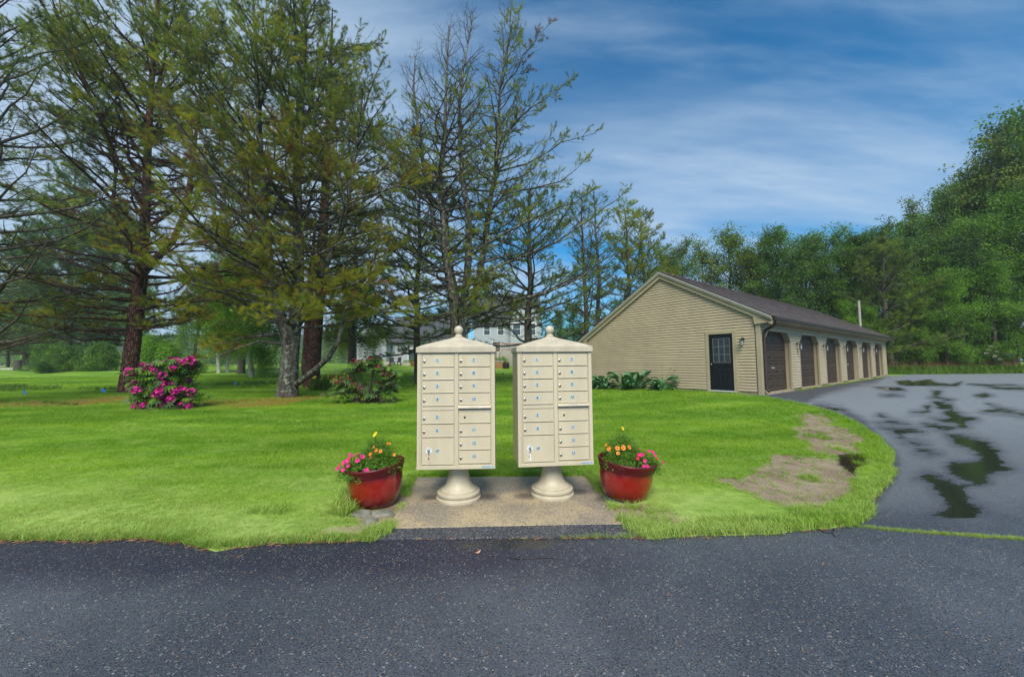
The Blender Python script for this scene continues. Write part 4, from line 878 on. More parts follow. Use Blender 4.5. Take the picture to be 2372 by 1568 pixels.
# gutter and downspout
gu = MB(); gy0, gy1 = YE0 - .115, YE0 + .005; gz = ze - .02
gu.prism([(-.02, gy1, gz), (-.02, gy1, gz - .11), (-.02, gy0 + .03, gz - .11), (-.02, gy0, gz - .03), (-.02, gy0, gz), (-.02, gy0 + .012, gz), (-.02, gy0 + .012, gz - .03), (-.02, gy0 + .038, gz - .098), (-.02, gy1 - .012, gz - .098), (-.02, gy1 - .012, gz)], (LEN + .14, 0, 0)); gu.box(-.03, -.018, gy0 - .004, gy1, gz - .115, gz + .003); gu.build('gutter', M_gutter, gar)
ds = MB(); dp = [(.12, YE0 - .06, gz - .10), (.12, YE0 - .05, gz - .2), (.13, YE0 + .05, gz - .30), (.16, -.14, gz - .42), (.17, -.085, gz - .52), (.17, -.07, gz - .7), (.17, -.07, .62), (.17, -.08, .50), (.14, -.17, .42)]
for a, b_ in zip(dp[:-1], dp[1:]): pass
ds.tube(dp, [.045]*len(dp), 4); ds.build('downspout', M_gutter, gar)
# overhead doors
pm = MB(); ph_, pw_ = .36, .53
pm.add([(-pw_/2, 0, -ph_/2), (pw_/2, 0, -ph_/2), (pw_/2, 0, ph_/2), (-pw_/2, 0, ph_/2), (-pw_/2+.03, .026, -ph_/2+.03), (pw_/2-.03, .026, -ph_/2+.03), (pw_/2-.03, .026, ph_/2-.03), (-pw_/2+.03, .026, ph_/2-.03),
        (-pw_/2+.06, .003, -ph_/2+.06), (pw_/2-.06, .003, -ph_/2+.06), (pw_/2-.06, .003, ph_/2-.06), (-pw_/2+.06, .003, ph_/2-.06)],
       [(0,1,5,4),(1,2,6,5),(2,3,7,6),(3,0,4,7),(4,5,9,8),(5,6,10,9),(6,7,11,10),(7,4,8,11),(8,9,10,11)])
PME = pm.mesh('panel', M_brown)
for k, a in enumerate(doors):
    RY = .17
    dd = MB(); 
    secs = 4; sh_ = (DTOP - SILL)/secs; x0, x1 = a - .02, a + DW_ + .02; xs = [a + DW_*(i + .5)/4 for i in range(4)]
    for s_ in range(secs):
        z0, z1 = SILL + s_*sh_ + .006, SILL + (s_+1)*sh_ - .006
        zc_ = (z0 + z1)/2
        dd.box(x0, x1, RY, RY + .04, zc_ + ph_/2, z1); dd.box(x0, x1, RY, RY + .04, z0, zc_ - ph_/2)
        e_ = [x0] + sum([[x_ - pw_/2, x_ + pw_/2] for x_ in xs], []) + [x1]
        for i in range(0, len(e_), 2): dd.box(e_[i], e_[i+1], RY, RY + .04, zc_ - ph_/2, zc_ + ph_/2)
        dd.box(x0, x1, RY + .03, RY + .045, z0, z1)
    door = dd.build('garage_door', M_brown, gar)
    for s_ in range(secs):
        for x_ in xs:
            p_ = bpy.data.objects.new('panel', PME); link(p_, door); p_.location = (x_, RY, SILL + (s_ + .5)*sh_)
    if k in (0, 3, 5):
        h_ = MB(); hx = a + DW_*.47; h_.box(hx - .09, hx + .09, RY - .03, RY - .018, SILL + .80, SILL + .825); h_.box(hx - .06, hx - .045, RY - .02, RY, SILL + .80, SILL + .825); h_.box(hx + .045, hx + .06, RY - .02, RY, SILL + .80, SILL + .825); h_.lathe([(.03, RY - .001), (.03, RY - .012), (.001, RY - .013)], 12, (hx - .08, 0, SILL + .812), 1, False); h_.build('door_handle', M_sill, door)
    # cased octagon opening
    oc = [(a, SILL - .02), (a, DTOP - CZ), (a + CX, DTOP), (a + DW_ - CX, DTOP), (a + DW_, DTOP - CZ), (a + DW_, SILL - .02)]; ou = [(a - .03, SILL - .02), (a - .03, DTOP - CZ + .03), (a + CX - .03, DTOP + .10), (a + DW_ - CX + .03, DTOP + .10), (a + DW_ + .03, DTOP - CZ + .03), (a + DW_ + .03, SILL - .02)]
    cs = MB()
    for (p0, p1, q0, q1) in zip(oc[:-1], oc[1:], ou[:-1], ou[1:]):
        cs.add([(p0[0], -.027, p0[1]), (p1[0], -.027, p1[1]), (q1[0], -.027, q1[1]), (q0[0], -.027, q0[1]), (p0[0], RY, p0[1]), (p1[0], RY, p1[1]), (q1[0], .03, q1[1]), (q0[0], .03, q0[1])], [(0,1,2,3),(0,4,5,1),(3,2,6,7)])
    cs.build('door_casing', M_trim, gar)
    # the wall shows above the cut corners behind the casing
    sl_ = MB(); sl_.box(a - .05, a + DW_ + .05, -.06, RY + .05, .12, SILL - .022); sl_.build('door_sill', M_conc, gar)
    cr = MB()
    for sgn, ex in ((1, a), (-1, a + DW_)): cr.prism([(ex - .001*sgn, RY - .002, DTOP - CZ), (ex - .001*sgn, RY - .002, DTOP + .05), (ex + sgn*CX, RY - .002, DTOP + .05), (ex + sgn*CX, RY - .002, DTOP)], (0, .0015, 0))
    cr.build('corner_brace', M_trim, gar)
# entry door on the gable
Z0, Z1 = SILL + .03, SILL + 2.05; 
ed_ = MB(); ins = -.008; yA, yB = DR0, DR1; wz0, wz1 = Z0 + 1.0, Z1 - .17; wy0, wy1 = yA + .11, yB - .14
ed_.box(ins, ins + .034, yA, yB, Z0, wz0); ed_.box(ins, ins + .034, yA, yB, wz1, Z1); ed_.box(ins, ins + .034, yA, wy0, wz0, wz1); ed_.box(ins, ins + .034, wy1, yB, wz0, wz1)
edo = ed_.build('entry_door', M_black, gar, bevel=.003)
for i in range(3):
    for j in range(3):
        pn = MB(); y0 = wy0 + (wy1 - wy0)*i/3; y1 = wy0 + (wy1 - wy0)*(i+1)/3; z0 = wz0 + (wz1 - wz0)*j/3; z1 = wz0 + (wz1 - wz0)*(j+1)/3; pn.box(ins + .015, ins + .02, y0 + .006, y1 - .006, z0 + .006, z1 - .006); pn.build('pane', M_glass, edo)
mt = MB()
for i in (1, 2): y0 = wy0 + (wy1 - wy0)*i/3; mt.box(ins + .004, ins + .022, y0 - .008, y0 + .008, wz0, wz1)
for j in (1, 2): z0 = wz0 + (wz1 - wz0)*j/3; mt.box(ins + .005, ins + .021, wy0, wy1, z0 - .008, z0 + .008)
for (a, b_, c_, d_) in ((wy0 - .012, wy0 + .004, wz0, wz1), (wy1 - .004, wy1 + .012, wz0, wz1), (wy0 - .012, wy1 + .012, wz0 - .014, wz0 + .002), (wy0 - .012, wy1 + .012, wz1, wz1 + .012)): mt.box(ins - .004, ins + .006, a, b_, c_, d_)
mt.build('muntin_grid', M_munt, edo)
for y0 in (yA + .12, yA + .46):
    q = MB(); y1 = y0 + .23; z0, z1 = Z0 + .25, Z0 + .78
    q.add([(ins - .001, y0, z0), (ins - .001, y1, z0), (ins - .001, y1, z1), (ins - .001, y0, z1), (ins - .010, y0+.02, z0+.02), (ins - .010, y1-.02, z0+.02), (ins - .010, y1-.02, z1-.02), (ins - .010, y0+.02, z1-.02), (ins - .004, y0+.05, z0+.05), (ins - .004, y1-.05, z0+.05), (ins - .004, y1-.05, z1-.05), (ins - .004, y0+.05, z1-.05)], [(0,1,5,4),(1,2,6,5),(2,3,7,6),(3,0,4,7),(4,5,9,8),(5,6,10,9),(6,7,11,10),(7,4,8,11),(8,9,10,11)]); q.build('door_panel', M_black, edo)
kn = MB(); kn.sphere((ins - .05, yB - .07, Z0 + .93), .028, 12, 8); kn.tube([(ins, yB - .07, Z0 + .93), (ins - .05, yB - .07, Z0 + .93)], .012, 8); kn.build('door_knob', M_steel, edo, True)
th = MB(); th.box(-.05, .08, yA - .02, yB + .02, SILL - .01, SILL + .03); th.build('threshold', M_sill, gar)
tr = MB(); tr.box(-.036, .02, yA - .12, yA, SILL - .03, Z1 + .0); tr.box(-.036, .02, yB, yB + .12, SILL - .03, Z1); tr.box(-.040, .02, yA - .125, yB + .125, Z1, Z1 + .12); tr.build('door_trim', M_trim, gar, bevel=.003)
dj = MB(); dj.box(-.03, .026, yA - .002, yA + .001, Z0, Z1); dj.box(-.03, .026, yB - .001, yB + .002, Z0, Z1); dj.build('door_jamb', M_black, gar)
# lanterns
def lantern():
    t = empty('wall_lantern', (0, 0, 0), 'x', 'wall lantern', 'black wall lanterns on the garage')
    a = MB(); a.lathe([(.055, .0), (.055, -.015), (.02, -.025), (.001, -.026)], 16, (0, 0, .10), 1, False); a.tube([(0, -.02, .10), (0, -.06, .15), (0, -.11, .155), (0, -.13, .12)], .011, 8); a.build('bracket', M_lantern, t, True)
    b = MB(); b.lathe([(.002, .135), (.02, .13), (.035, .105), (.068, .07), (.07, .06)], 6, (0, -.13, 0), 2, True); b.build('roof', M_lantern, t)
    c_ = MB(); 
    for i in range(6):
        an = 2*pi*i/6; c_.tube([(cos(an)*.062, -.13 + sin(an)*.062, .06), (cos(an)*.048, -.13 + sin(an)*.048, -.13)], .0055, 4)
    c_.lathe([(.05, -.13), (.052, -.14), (.03, -.16), (.001, -.165)], 6, (0, -.13, 0), 2, True); c_.build('cage', M_lantern, t)
    d_ = MB(); d_.lathe([(.056, .058), (.044, -.128)], 6, (0, -.13, 0), 2, False); gm = d_.build('glass', M_lglass, t)
    e_ = MB(); e_.lathe([(.001, -.06), (.02, -.05), (.024, -.02), (.014, .02), (.013, .05)], 10, (0, -.13, 0), 2, False); e_.build('bulb', M_bulb, t, True); return t
g = G('lantern_pane', .05, .5); g.b.inputs['Transmission Weight'].default_value = .0; tb = g.n('ShaderNodeBsdfTransparent'); ms = g.n('ShaderNodeMixShader'); ms.inputs[0].default_value = .45; g.col(g.mix(g.noise(9, 2), (.35, .42, .45), (.5, .56, .58))); g.l(tb.outputs[0], ms.inputs[1]); g.l(g.b.outputs[0], ms.inputs[2]); g.l(ms.outputs[0], g.t.nodes['Material Output'].inputs[0]); M_lglass = g.m
L0 = lantern()
def copy_tree(o, parent=None):
    c_ = o.copy(); C.objects.link(c_)
    if parent: c_.parent = parent
    for ch in list(o.children): copy_tree(ch, c_)
    return c_
GM = Matrix.Translation((Cg[0], Cg[1], 0)) @ Matrix.Rotation(pi/2 - YAW, 4, 'Z')
ords = ['first and second', 'second and third', 'third and fourth', 'fourth and fifth', 'fifth and sixth']
L0['label'] = 'black wall lantern beside the black entry door on the gable wall'
p_ = GM @ Vector((-.022, .50, SILL + 1.72)); L0.location = p_; L0.rotation_euler = (0, 0, pi/2 - YAW - pi/2)
for k in range(5):
    l_ = copy_tree(L0); p_ = GM @ Vector((doors[k] + DW_ + .72, -.022, SILL + 1.62)); l_.location = p_; l_.rotation_euler = (0, 0, pi/2 - YAW)
    l_['label'] = 'black wall lantern between the %s garage doors from the near corner' % ords[k]
# downspout splash and small asphalt landing exist already in the lot sheet
po = MB(); c0 = at(1993, 770, 29.6); ztop = at(1993, 697, 29.6)[2]; po.tube([(c0[0], 29.6, .2), (c0[0] + .02, 29.6, ztop)], [.11, .085], 10); tag(po.build('pole', M_pole, smooth=True), 'bare grey wooden pole standing behind the far end of the garage', 'pole')
# blue flags in the lawn
def flag(u, v, h_, lb):
    c0 = gnd(u, v + 5); t = empty('marker_flag', (c0[0], c0[1], c0[2]), lb, 'marker flag', 'small blue marker flags in the lawn')
    wv = MB(); wv.tube([(0, 0, 0), (0, 0, .34)], .004, 4); wv.build('stake', M_wire, t)
    f = MB(); f.hexa([(0, -.003, .20), (h_, .01, .15), (h_, .014, .15), (0, .003, .20), (0, -.003, .34), (h_*.5, .012, .30), (h_*.5, .016, .30), (0, .003, .34)]); f.build('pennant', M_blue, t)
for u_, v_, h_, lb in ((53,917,.13,'small blue marker flag leftmost in the lawn'),(234,912,.22,'wider blue marker flag left of the big pine trunk'),(395,905,.12,'blue marker flag behind the magenta rhododendron'),(543,893,.12,'blue marker flag between the two rhododendron bushes, left of the lichened trunk'),(762,886,.12,'blue marker flag right of the reddish pine trunk'),(861,884,.12,'blue marker flag behind the crimson rhododendron'),(954,878,.11,'blue marker flag just left of the left mailbox'),(1165,868,.11,'blue marker flag seen between the two mailboxes')): flag(u_, v_, h_, lb)

# ------------------------------------------------------------------ hostas
hl = MB(); n_ = 6
for k in range(n_):
    t_ = k/(n_-1); wd = .075*sin(pi*min(1, .08 + t_*.92))**.8; x_ = .30*t_; zz = .30*t_ - .22*t_*t_*1.2
    hl.v += [(x_, -wd, zz + .02), (x_, 0, zz - .008), (x_, wd, zz + .02)]
hl.f = [(k*3+j, k*3+3+j, k*3+4+j, k*3+1+j) for k in range(n_-1) for j in (0, 1)]; hl.mi = [0]*len(hl.f); HL = hl.mesh('leaf', M_hos)
st_ = MB(); st_.tube([(0, 0, 0), (.06, 0, .2), (.1, 0, .28)], [.008, .006, .005], 4); 
ho_ = [(1372,905,1.0,'blue green hosta nearest the right mailbox at the foot of the gable wall'),(1398,905,.9,'second hosta from the mailbox along the gable wall'),(1440,905,1.05,'broad hosta in the middle of the row along the gable wall'),(1475,908,1.1,'tallest leafy hosta of the row along the gable wall'),(1512,910,.62,'small hosta between the leafy row and the flowering one'),(1535,912,.85,'last hosta before the door, with tall bare flower stalks')]
for u_, v_, s_, lb in ho_:
    # along the gable wall, half a metre out
    d = ray(u_, 850); n3 = np.array([g1[0], g1[1], 0]); o3 = np.array([Cg[0], Cg[1], 0]) - n3*.42; k = ((o3 - np.array([0, 0, CH])) @ n3)/(d @ n3); q = np.array([0, 0, CH]) + d*k
    t = empty('hosta', (q[0], q[1], float(hgt(q[0], q[1])) + .02), lb, 'hosta', 'hostas along the gable wall')
    t.scale = (s_*1.75,)*3
    for i in range(22):
        a = rv.random()*2*pi; lf = bpy.data.objects.new('leaf', HL); link(lf, t); hh = .03 + .30*rv.random(); lf.location = (cos(a)*.07*(1 + hh), sin(a)*.07*(1 + hh), hh); lf.rotation_euler = (rv.normal()*.2, rv.uniform(-.25, .35), a); s0 = rv.uniform(.7, 1.1); lf.scale = (s0,)*3
    sb = MB()
    for i in range(9): a = rv.random()*2*pi; sb.tube([(0, 0, -.03), (cos(a)*.06, sin(a)*.06, .18), (cos(a)*.13, sin(a)*.13, .30)], [.008, .006, .004], 4)
    sb.build('stalk', M_hos, t, fixn=False)
    if u_ == 1535:
        fs_ = MB()
        for dx_ in (-.02, .22, .33): fs_.tube([(0, 0, .1), (dx_*.5, 0, .4), (dx_, .02, .68 - abs(dx_)*.4)], [.005, .004, .003], 4); fs_.sphere((dx_, .02, .69 - abs(dx_)*.4), .018, 6, 5)
        fs_.build('flower_stalk', M_lf4, t, fixn=False)

# ------------------------------------------------------------------ trees
def norm(v): return v/(np.linalg.norm(v) + 1e-9)
def rotz(d, a): return np.array([d[0]*cos(a) - d[1]*sin(a), d[0]*sin(a) + d[1]*cos(a), d[2]])
class Tree:
    def __init__(s, seed): s.r = np.random.default_rng(seed); s.limb = []; s.tw = []; s.P = []; s.Dn = []; s.S = []; s.I = []
    def poly(s, pts, r0, r1, k=None):
        n = len(pts) - 1
        for i in range(n):
            a, b = r0 + (r1 - r0)*i/n, r0 + (r1 - r0)*(i+1)/n
            (s.limb if a > .022 else s.tw).append((*pts[i], *(pts[i+1] + (pts[i+1] - pts[i])*.04), a, b))
    def tuft(s, p, d, sc, kind): s.P.append(p); s.Dn.append(d); s.S.append(sc); s.I.append(kind)
    def limbrun(s, p0, d0, Ln, r0, curl=.25, fol=1., kinds='gggo', tuf=.42, dens=1., bare=.2, sub=.38, m=9, wob=.12, pts=None):
        r = s.r
        if pts is None:
            pts = [np.array(p0, float)]; d = norm(np.array(d0, float)); az = 0
            for i in range(m):
                d = norm(d + np.array([r.normal()*wob, r.normal()*wob, r.normal()*wob*.5 + curl/m])); pts.append(pts[-1] + d*Ln/m)
        else:
            q = [np.array(p, float) for p in pts]; pts = [q[0]]
            for a, b in zip(q[:-1], q[1:]):
                k = max(1, int(np.linalg.norm(b-a)/.7))
                for j in range(1, k+1): pts.append(a + (b-a)*j/k + (r.normal(size=3)*.05 if j < k else 0))
            Ln = sum(np.linalg.norm(b-a) for a, b in zip(pts[:-1], pts[1:])); m = len(pts) - 1
        s.poly(pts, r0, max(.006, r0*.18)); A = np.array(pts)
        ns = int(max(4, Ln*3.4*dens)); side = 1
        for i in range(ns):
            t = bare + (1 - bare)*(i + .5*r.random())/ns; x = t*m; k = min(m-1, int(x)); p = A[k] + (A[k+1] - A[k])*(x - k); d = norm(A[k+1] - A[k]); side = -side
            sd_ = norm(rotz(np.array([d[0], d[1], 0]), side*r.uniform(.6, 1.25))); l_ = (sub*Ln*(1 - t)*.9 + .45)*r.uniform(.6, 1.15)
            d2 = norm(sd_ + np.array([0, 0, r.normal()*.22 + .18 + d[2]*.6]))
            q1 = p + d2*l_*.5; d3 = norm(d2 + r.normal(size=3)*.14 + np.array([0, 0, .12]) + d*.25); q2 = q1 + d3*l_*.5; rr = max(.006, r0*.28*(1-t) + .006)
            s.tw.append((*p, *q1, rr, rr*.7)); s.tw.append((*q1, *q2, rr*.7, .003))
            leafy = r.random() < fol*(.45 + .6*t)
            nt_ = int(l_/.17) + 2
            for j in range(nt_):
                u_ = .25 + .78*(j + r.random()*.5)/nt_; pp = p + (q1-p)*min(1, u_*2) if u_ < .5 else q1 + (q2-q1)*(u_*2-1)
                o_ = norm(r.normal(size=3)*np.array([1, 1, .5]) + d3*.9 + np.array([0, 0, .35])); e = tuf*r.uniform(.6, 1.15)
                if leafy: s.tuft(pp, o_, e, kinds[r.integers(len(kinds))])
                elif r.random() < .55: s.tw.append((*pp, *(pp + o_*e*r.uniform(.5, 1.3)), .0045, .0025))
        if r.random() < fol:
            for j in range(4): s.tuft(A[-1] - norm(A[-1]-A[-2])*.12*j, norm(A[-1]-A[-2]) + r.normal(size=3)*.3, tuf*1.0, kinds[r.integers(len(kinds))])
        return A
    def finish(s, name, label, bark, trunk, radii, group=None, base=None, ns=12, srcs=None, cat='tree', sharemesh=None):
        b = np.array(base if base is not None else trunk[0][0]); t = empty(name, tuple(b), label, cat, group)
        mb = MB()
        for tr_, ra in zip(trunk, radii): mb.tube([p - b for p in tr_], ra, ns)
        mb.build('trunk', bark, t, True, fixn=False)
        if s.limb:
            S_ = np.array(s.limb); S_[:, :3] -= b; S_[:, 3:6] -= b; o = bpy.data.objects.new('limbs', segs_mesh('limbs', S_, bark, 6)); link(o, t); o['kind'] = 'stuff'
        if s.tw:
            S_ = np.array(s.tw); S_[:, :3] -= b; S_[:, 3:6] -= b; o = bpy.data.objects.new('twigs', segs_mesh('twigs', S_, M_twig, 3)); link(o, t); o['kind'] = 'stuff'
        if s.P:
            P_ = np.array(s.P) - b; o = scatter('crown', cloud_mesh('crown', P_, dir_euler(np.array(s.Dn)), s.S, s.I if isinstance(s.I[0], (int, np.integer)) else [NI[c_] for c_ in s.I]), srcs or NSRC, t)
        return t
def trunkline(base, H, r0, lean=(0, 0), wob=.12, m=16, seed=0, top=.04, flare=1.35):
    r = np.random.default_rng(seed); pts = []; rad = []; ox = oy = 0
    for i in range(m + 1):
        t = i/m; ox += r.normal()*wob*(i > 0); oy += r.normal()*wob*(i > 0)
        pts.append(np.array([base[0] + lean[0]*t + ox, base[1] + lean[1]*t + oy, base[2] - .15 + H*t])); rad.append(r0*(1 - t)**.85 + top)
    # flared foot
    p0 = pts[0]; e = pts[1] - p0; pts = [p0, p0 + e*.10, p0 + e*.3] + pts[1:]; rad = [r0*flare + top, r0*1.16 + top, r0*1.04] + rad[1:]
    return pts, rad
def along(pts, z):
    zs = [p[2] for p in pts]; i = max(0, min(len(pts)-2, int(np.searchsorted(zs, z)) - 1)); t = (z - zs[i])/(zs[i+1] - zs[i] + 1e-9); return pts[i] + (pts[i+1] - pts[i])*t
def radat(pts, rad, z): return float(np.interp(z, [p[2] for p in pts], rad))
def conifer(T, tp, tr_, z0, z1, Lf, step=.6, nw=4, e0=-.05, e1=.75, fol=lambda z, a: 1., kinds=lambda z: 'gggo', tuf=.42, dens=1., curl=.25, bare=.25, azf=None, sub=.38, wob=.12):
    z = z0; r = T.r; az = r.random()*6
    while z < z1:
        t = (z - z0)/(z1 - z0)
        for i in range(nw):
            a = az + 2*pi*i/nw + r.normal()*.3; zz = z + r.normal()*.15
            if azf and r.random() > azf(a, zz): continue
            L_ = Lf(t)*r.uniform(.6, 1.15); e = e0 + (e1 - e0)*t + r.normal()*.1
            p = along(tp, zz); d = np.array([cos(a)*cos(e), sin(a)*cos(e), sin(e)])
            T.limbrun(p, d, L_, min(radat(tp, tr_, zz)*.5, .018 + .012*L_), curl, fol(zz, a), kinds(zz), tuf, dens, bare, sub, wob=wob)
        az += 2.4; z += step*r.uniform(.7, 1.3)

GRP = 'tall pines on the lawn'
# --- pine 1: big reddish trunk behind the magenta rhododendron
b1 = gnd(297, 912); T = Tree(11); Y1 = b1[1]
tp = [at(u, v, Y1 + dy_) for u, v, dy_ in ((293,912,0),(300,860,0),(307,800,0),(315,730,0),(325,650,0),(333,560,0),(338,470,0),(341,380,0),(345,280,0),(352,180,0),(362,80,.1),(368,-20,.2),(372,-140,.3),(375,-260,.3))]
tp[0][2] = b1[2] - .15; ra = [.37,.33,.31,.30,.27,.23,.19,.16,.14,.12,.10,.09,.07,.05]
TRK = [tp]; RAD = [ra]
def LM(T, pxs, Y, r0, **k):
    return T.limbrun(None, None, 1, r0, pts=[at(u, v, Y + d) for u, v, d in pxs], **k)
# two thick stems rising on the left and right of the fork, as in the photograph
f1 = [at(*q) for q in ((327,640,Y1),(360,600,Y1-.2),(400,560,Y1-.5),(425,500,Y1-.8),(440,420,Y1-1),(452,330,Y1-1),(462,240,Y1-.9),(468,120,Y1-.8))]; TRK.append(f1); RAD.append([.16,.15,.13,.11,.09,.07,.05,.03])
f2 = [at(*q) for q in ((335,480,Y1),(300,430,Y1-.3),(270,370,Y1-.6),(240,290,Y1-1),(205,215,Y1-1.2),(165,120,Y1-1.3),(130,20,Y1-1.3))]; TRK.append(f2); RAD.append([.13,.12,.10,.09,.07,.05,.03])
f3 = [at(*q) for q in ((320,600,Y1),(290,540,Y1+.4),(262,470,Y1+.7),(268,400,Y1+.9),(255,330,Y1+1))]; TRK.append(f3); RAD.append([.11,.10,.08,.06,.03])
hib = lambda z, a: .7 if z < 5.5 else (.30 if z < 11.5 else .92)
kin = lambda z: 'ggod' if z > 9 else 'oogdr'
conifer(T, tp, ra, 3.2, 22, lambda t: 5.6*(1 - t)**.5 + 1.0 if t > .1 else 4.6, .60, 4, -.02, .95, hib, kin, .44, 1., azf=None, wob=.14)
for f in (f1, f2, f3): conifer(T, f, [.1]*len(f), f[2][2], f[-1][2], lambda t: 3.4 - 1.2*t, .55, 3, .1, .95, hib, kin, .42)
for px_, r_, fo in ((((315,775,0),(240,770,-1),(180,765,-2.0),(110,778,-2.2)), .07, .5), (((310,790,0),(235,785,-.8),(190,790,-1.8),(150,770,-2.4),(150,740,-2.6)), .06, .25), (((318,720,0),(250,730,-.5),(170,720,-1),(100,735,-1)), .05, 1.), (((320,700,0),(390,720,-1),(440,715,-2)), .05, 1.), (((322,680,0),(260,665,-1),(200,650,-2)), .05, 1.), (((318,765,0),(370,742,-.5),(420,738,-.8),(470,710,-1.2)), .07, .35), (((330,560,0),(240,520,1),(120,470,2),(20,440,3)), .06, .5), (((333,500,0),(420,440,1),(520,400,2)), .06, .6), (((338,400,0),(230,300,-1),(110,240,-2),(10,225,-2)), .07, .8), (((345,300,0),(240,190,0),(120,110,1),(20,60,1)), .07, 1.), (((352,200,0),(260,110,1),(150,40,1)), .06, 1.), (((350,240,0),(430,150,0),(500,90,-1)), .06, 1.), (((325,660,0),(200,600,-2),(80,590,-3),(0,600,-3)), .05, .35), (((322,690,0),(180,690,-2),(60,700,-3)), .045, .35)):
    LM(T, px_, Y1, r_, fol=fo, kinds='ooog' if px_[0][1] > 600 else 'ggod', bare=.25)
T.finish('pine_tree', 'big pine with a straight reddish trunk rising behind the magenta rhododendron', M_redbark, TRK, RAD, GRP)
# --- pine 2: pale lichened trunk with leaning second stem
b2 = gnd(665, 920); Y2 = b2[1]; T = Tree(12)
def line(ps): return [at(*q) for q in ps]
t0 = line(((665,920,Y2),(668,880,Y2),(672,830,Y2),(676,790,Y2),(684,740,Y2),(690,680,Y2),(692,600,Y2),(690,500,Y2),(688,400,Y2),(694,300,Y2),(700,200,Y2),(704,90,Y2),(706,-20,Y2),(708,-150,Y2))); t0[0][2] = b2[2] - .15
s0 = line(((670,800,Y2),(655,750,Y2-.2),(640,700,Y2-.4),(628,640,Y2-.5),(618,560,Y2-.6),(612,480,Y2-.7),(606,400,Y2-.8),(600,300,Y2-.8),(596,180,Y2-.8),(590,60,Y2-.8),(585,-50,Y2-.8)))
s1 = line(((682,893,Y2),(720,865,Y2-.5),(760,830,Y2-.9),(785,790,Y2-1.2),(793,750,Y2-1.3),(800,715,Y2-1.4),(830,700,Y2-1.5)))
s2 = line(((686,760,Y2),(712,720,Y2-.3),(738,660,Y2-.6),(765,590,Y2-.8),(790,520,Y2-1),(812,430,Y2-1),(828,330,Y2-1),(838,220,Y2-1)))
r0_ = [.43,.35,.32,.30,.25,.22,.20,.18,.16,.13,.11,.08,.06,.03]; rs = [.22,.20,.18,.17,.15,.14,.12,.10,.07,.05,.02]
TRK = [t0, s0, s1, s2]; RAD = [r0_, rs, [.12,.11,.095,.08,.06,.045,.02], [.13,.12,.11,.09,.08,.06,.05,.02]]
h2 = lambda z, a: .95 if z < 4.8 else (.45 if z < 7.5 else .88); k2 = lambda z: 'oggd' if z > 8.5 else 'oogor' if z > 5.2 else 'ooog'
conifer(T, t0, r0_, 3.0, 18.0, lambda t: 4.6*(1 - t)**.5 + 1., .55, 4, -.02, .95, h2, k2, .42)
conifer(T, s0, rs, 4.2, s0[-1][2], lambda t: 4.0*(1 - t)**.5 + .9, .6, 3, .05, .95, h2, k2, .42)
conifer(T, s2, [.1]*8, 4.8, s2[-1][2], lambda t: 3.4*(1 - t)**.5 + .8, .6, 3, .1, .95, h2, k2, .42)
for px_, r_, fo in ((((690,690,0),(620,640,-1),(540,600,-2),(460,560,-2.5)), .07, .7), (((640,745,-.3),(560,700,-1),(500,660,-1.5),(430,640,-2)), .06, .4), (((665,800,0),(600,790,-1),(540,810,-1.5),(490,830,-2)), .05, .8), (((676,760,0),(590,735,-1),(520,700,-1.6),(450,690,-2)), .05, .5), (((800,715,-1.4),(850,650,-1),(880,560,-1)), .045, .8), (((690,640,0),(770,640,-1),(860,660,-1.5),(940,700,-1.5)), .055, .55), (((690,560,0),(780,500,-1),(870,430,-1)), .06, .9), (((830,700,-1.5),(880,720,-1.5),(960,725,-1.5)), .04, .6), (((690,450,0),(600,350,-1),(500,280,-1.5),(440,250,-1.5)), .07, .9), (((700,300,0),(780,200,-1),(850,120,-1)), .06, 1.), (((680,700,0),(740,690,-1.5),(800,705,-2),(860,690,-2)), .045, 1.), (((685,650,0),(640,660,-1.5),(570,670,-2),(510,665,-2)), .045, 1.)):
    LM(T, px_, Y2, r_, fol=fo, kinds='oogr' if px_[0][1] > 500 else 'oggd')
T.finish('pine_tree', 'pale lichened pine in the middle of the lawn, splitting low into several stems', M_lichen, TRK, RAD, GRP)
# --- pine 3: reddish trunk right behind it
b3 = gnd(722, 897); Y3 = b3[1]; T = Tree(13)
t0 = line(((722,897,Y3),(725,860,Y3),(730,800,Y3),(736,720,Y3),(742,640,Y3),(748,560,Y3),(752,470,Y3),(756,380,Y3),(760,280,Y3),(764,180,Y3),(768,90,Y3),(770,20,Y3))); t0[0][2] = b3[2] - .15
s0 = line(((716,897,Y3),(708,850,Y3),(712,780,Y3),(716,700,Y3),(722,620,Y3),(730,520,Y3)))
ra = [.50,.38,.35,.33,.30,.27,.24,.20,.16,.12,.08,.03]; h3 = lambda z, a: .6 if z < 12 else .9
conifer(T, t0, ra, 5.0, 21.5, lambda t: 4.6*(1 - t)**.6 + 1., .75, 4, .0, .8, h3, lambda z: 'gdod' if z > 7 else 'ogor', .46)
T.finish('pine_tree', 'reddish brown double pine trunk standing just behind the pale lichened pine', M_redbark, [t0, s0], [ra, [.34,.24,.21,.18,.14,.08]], GRP)
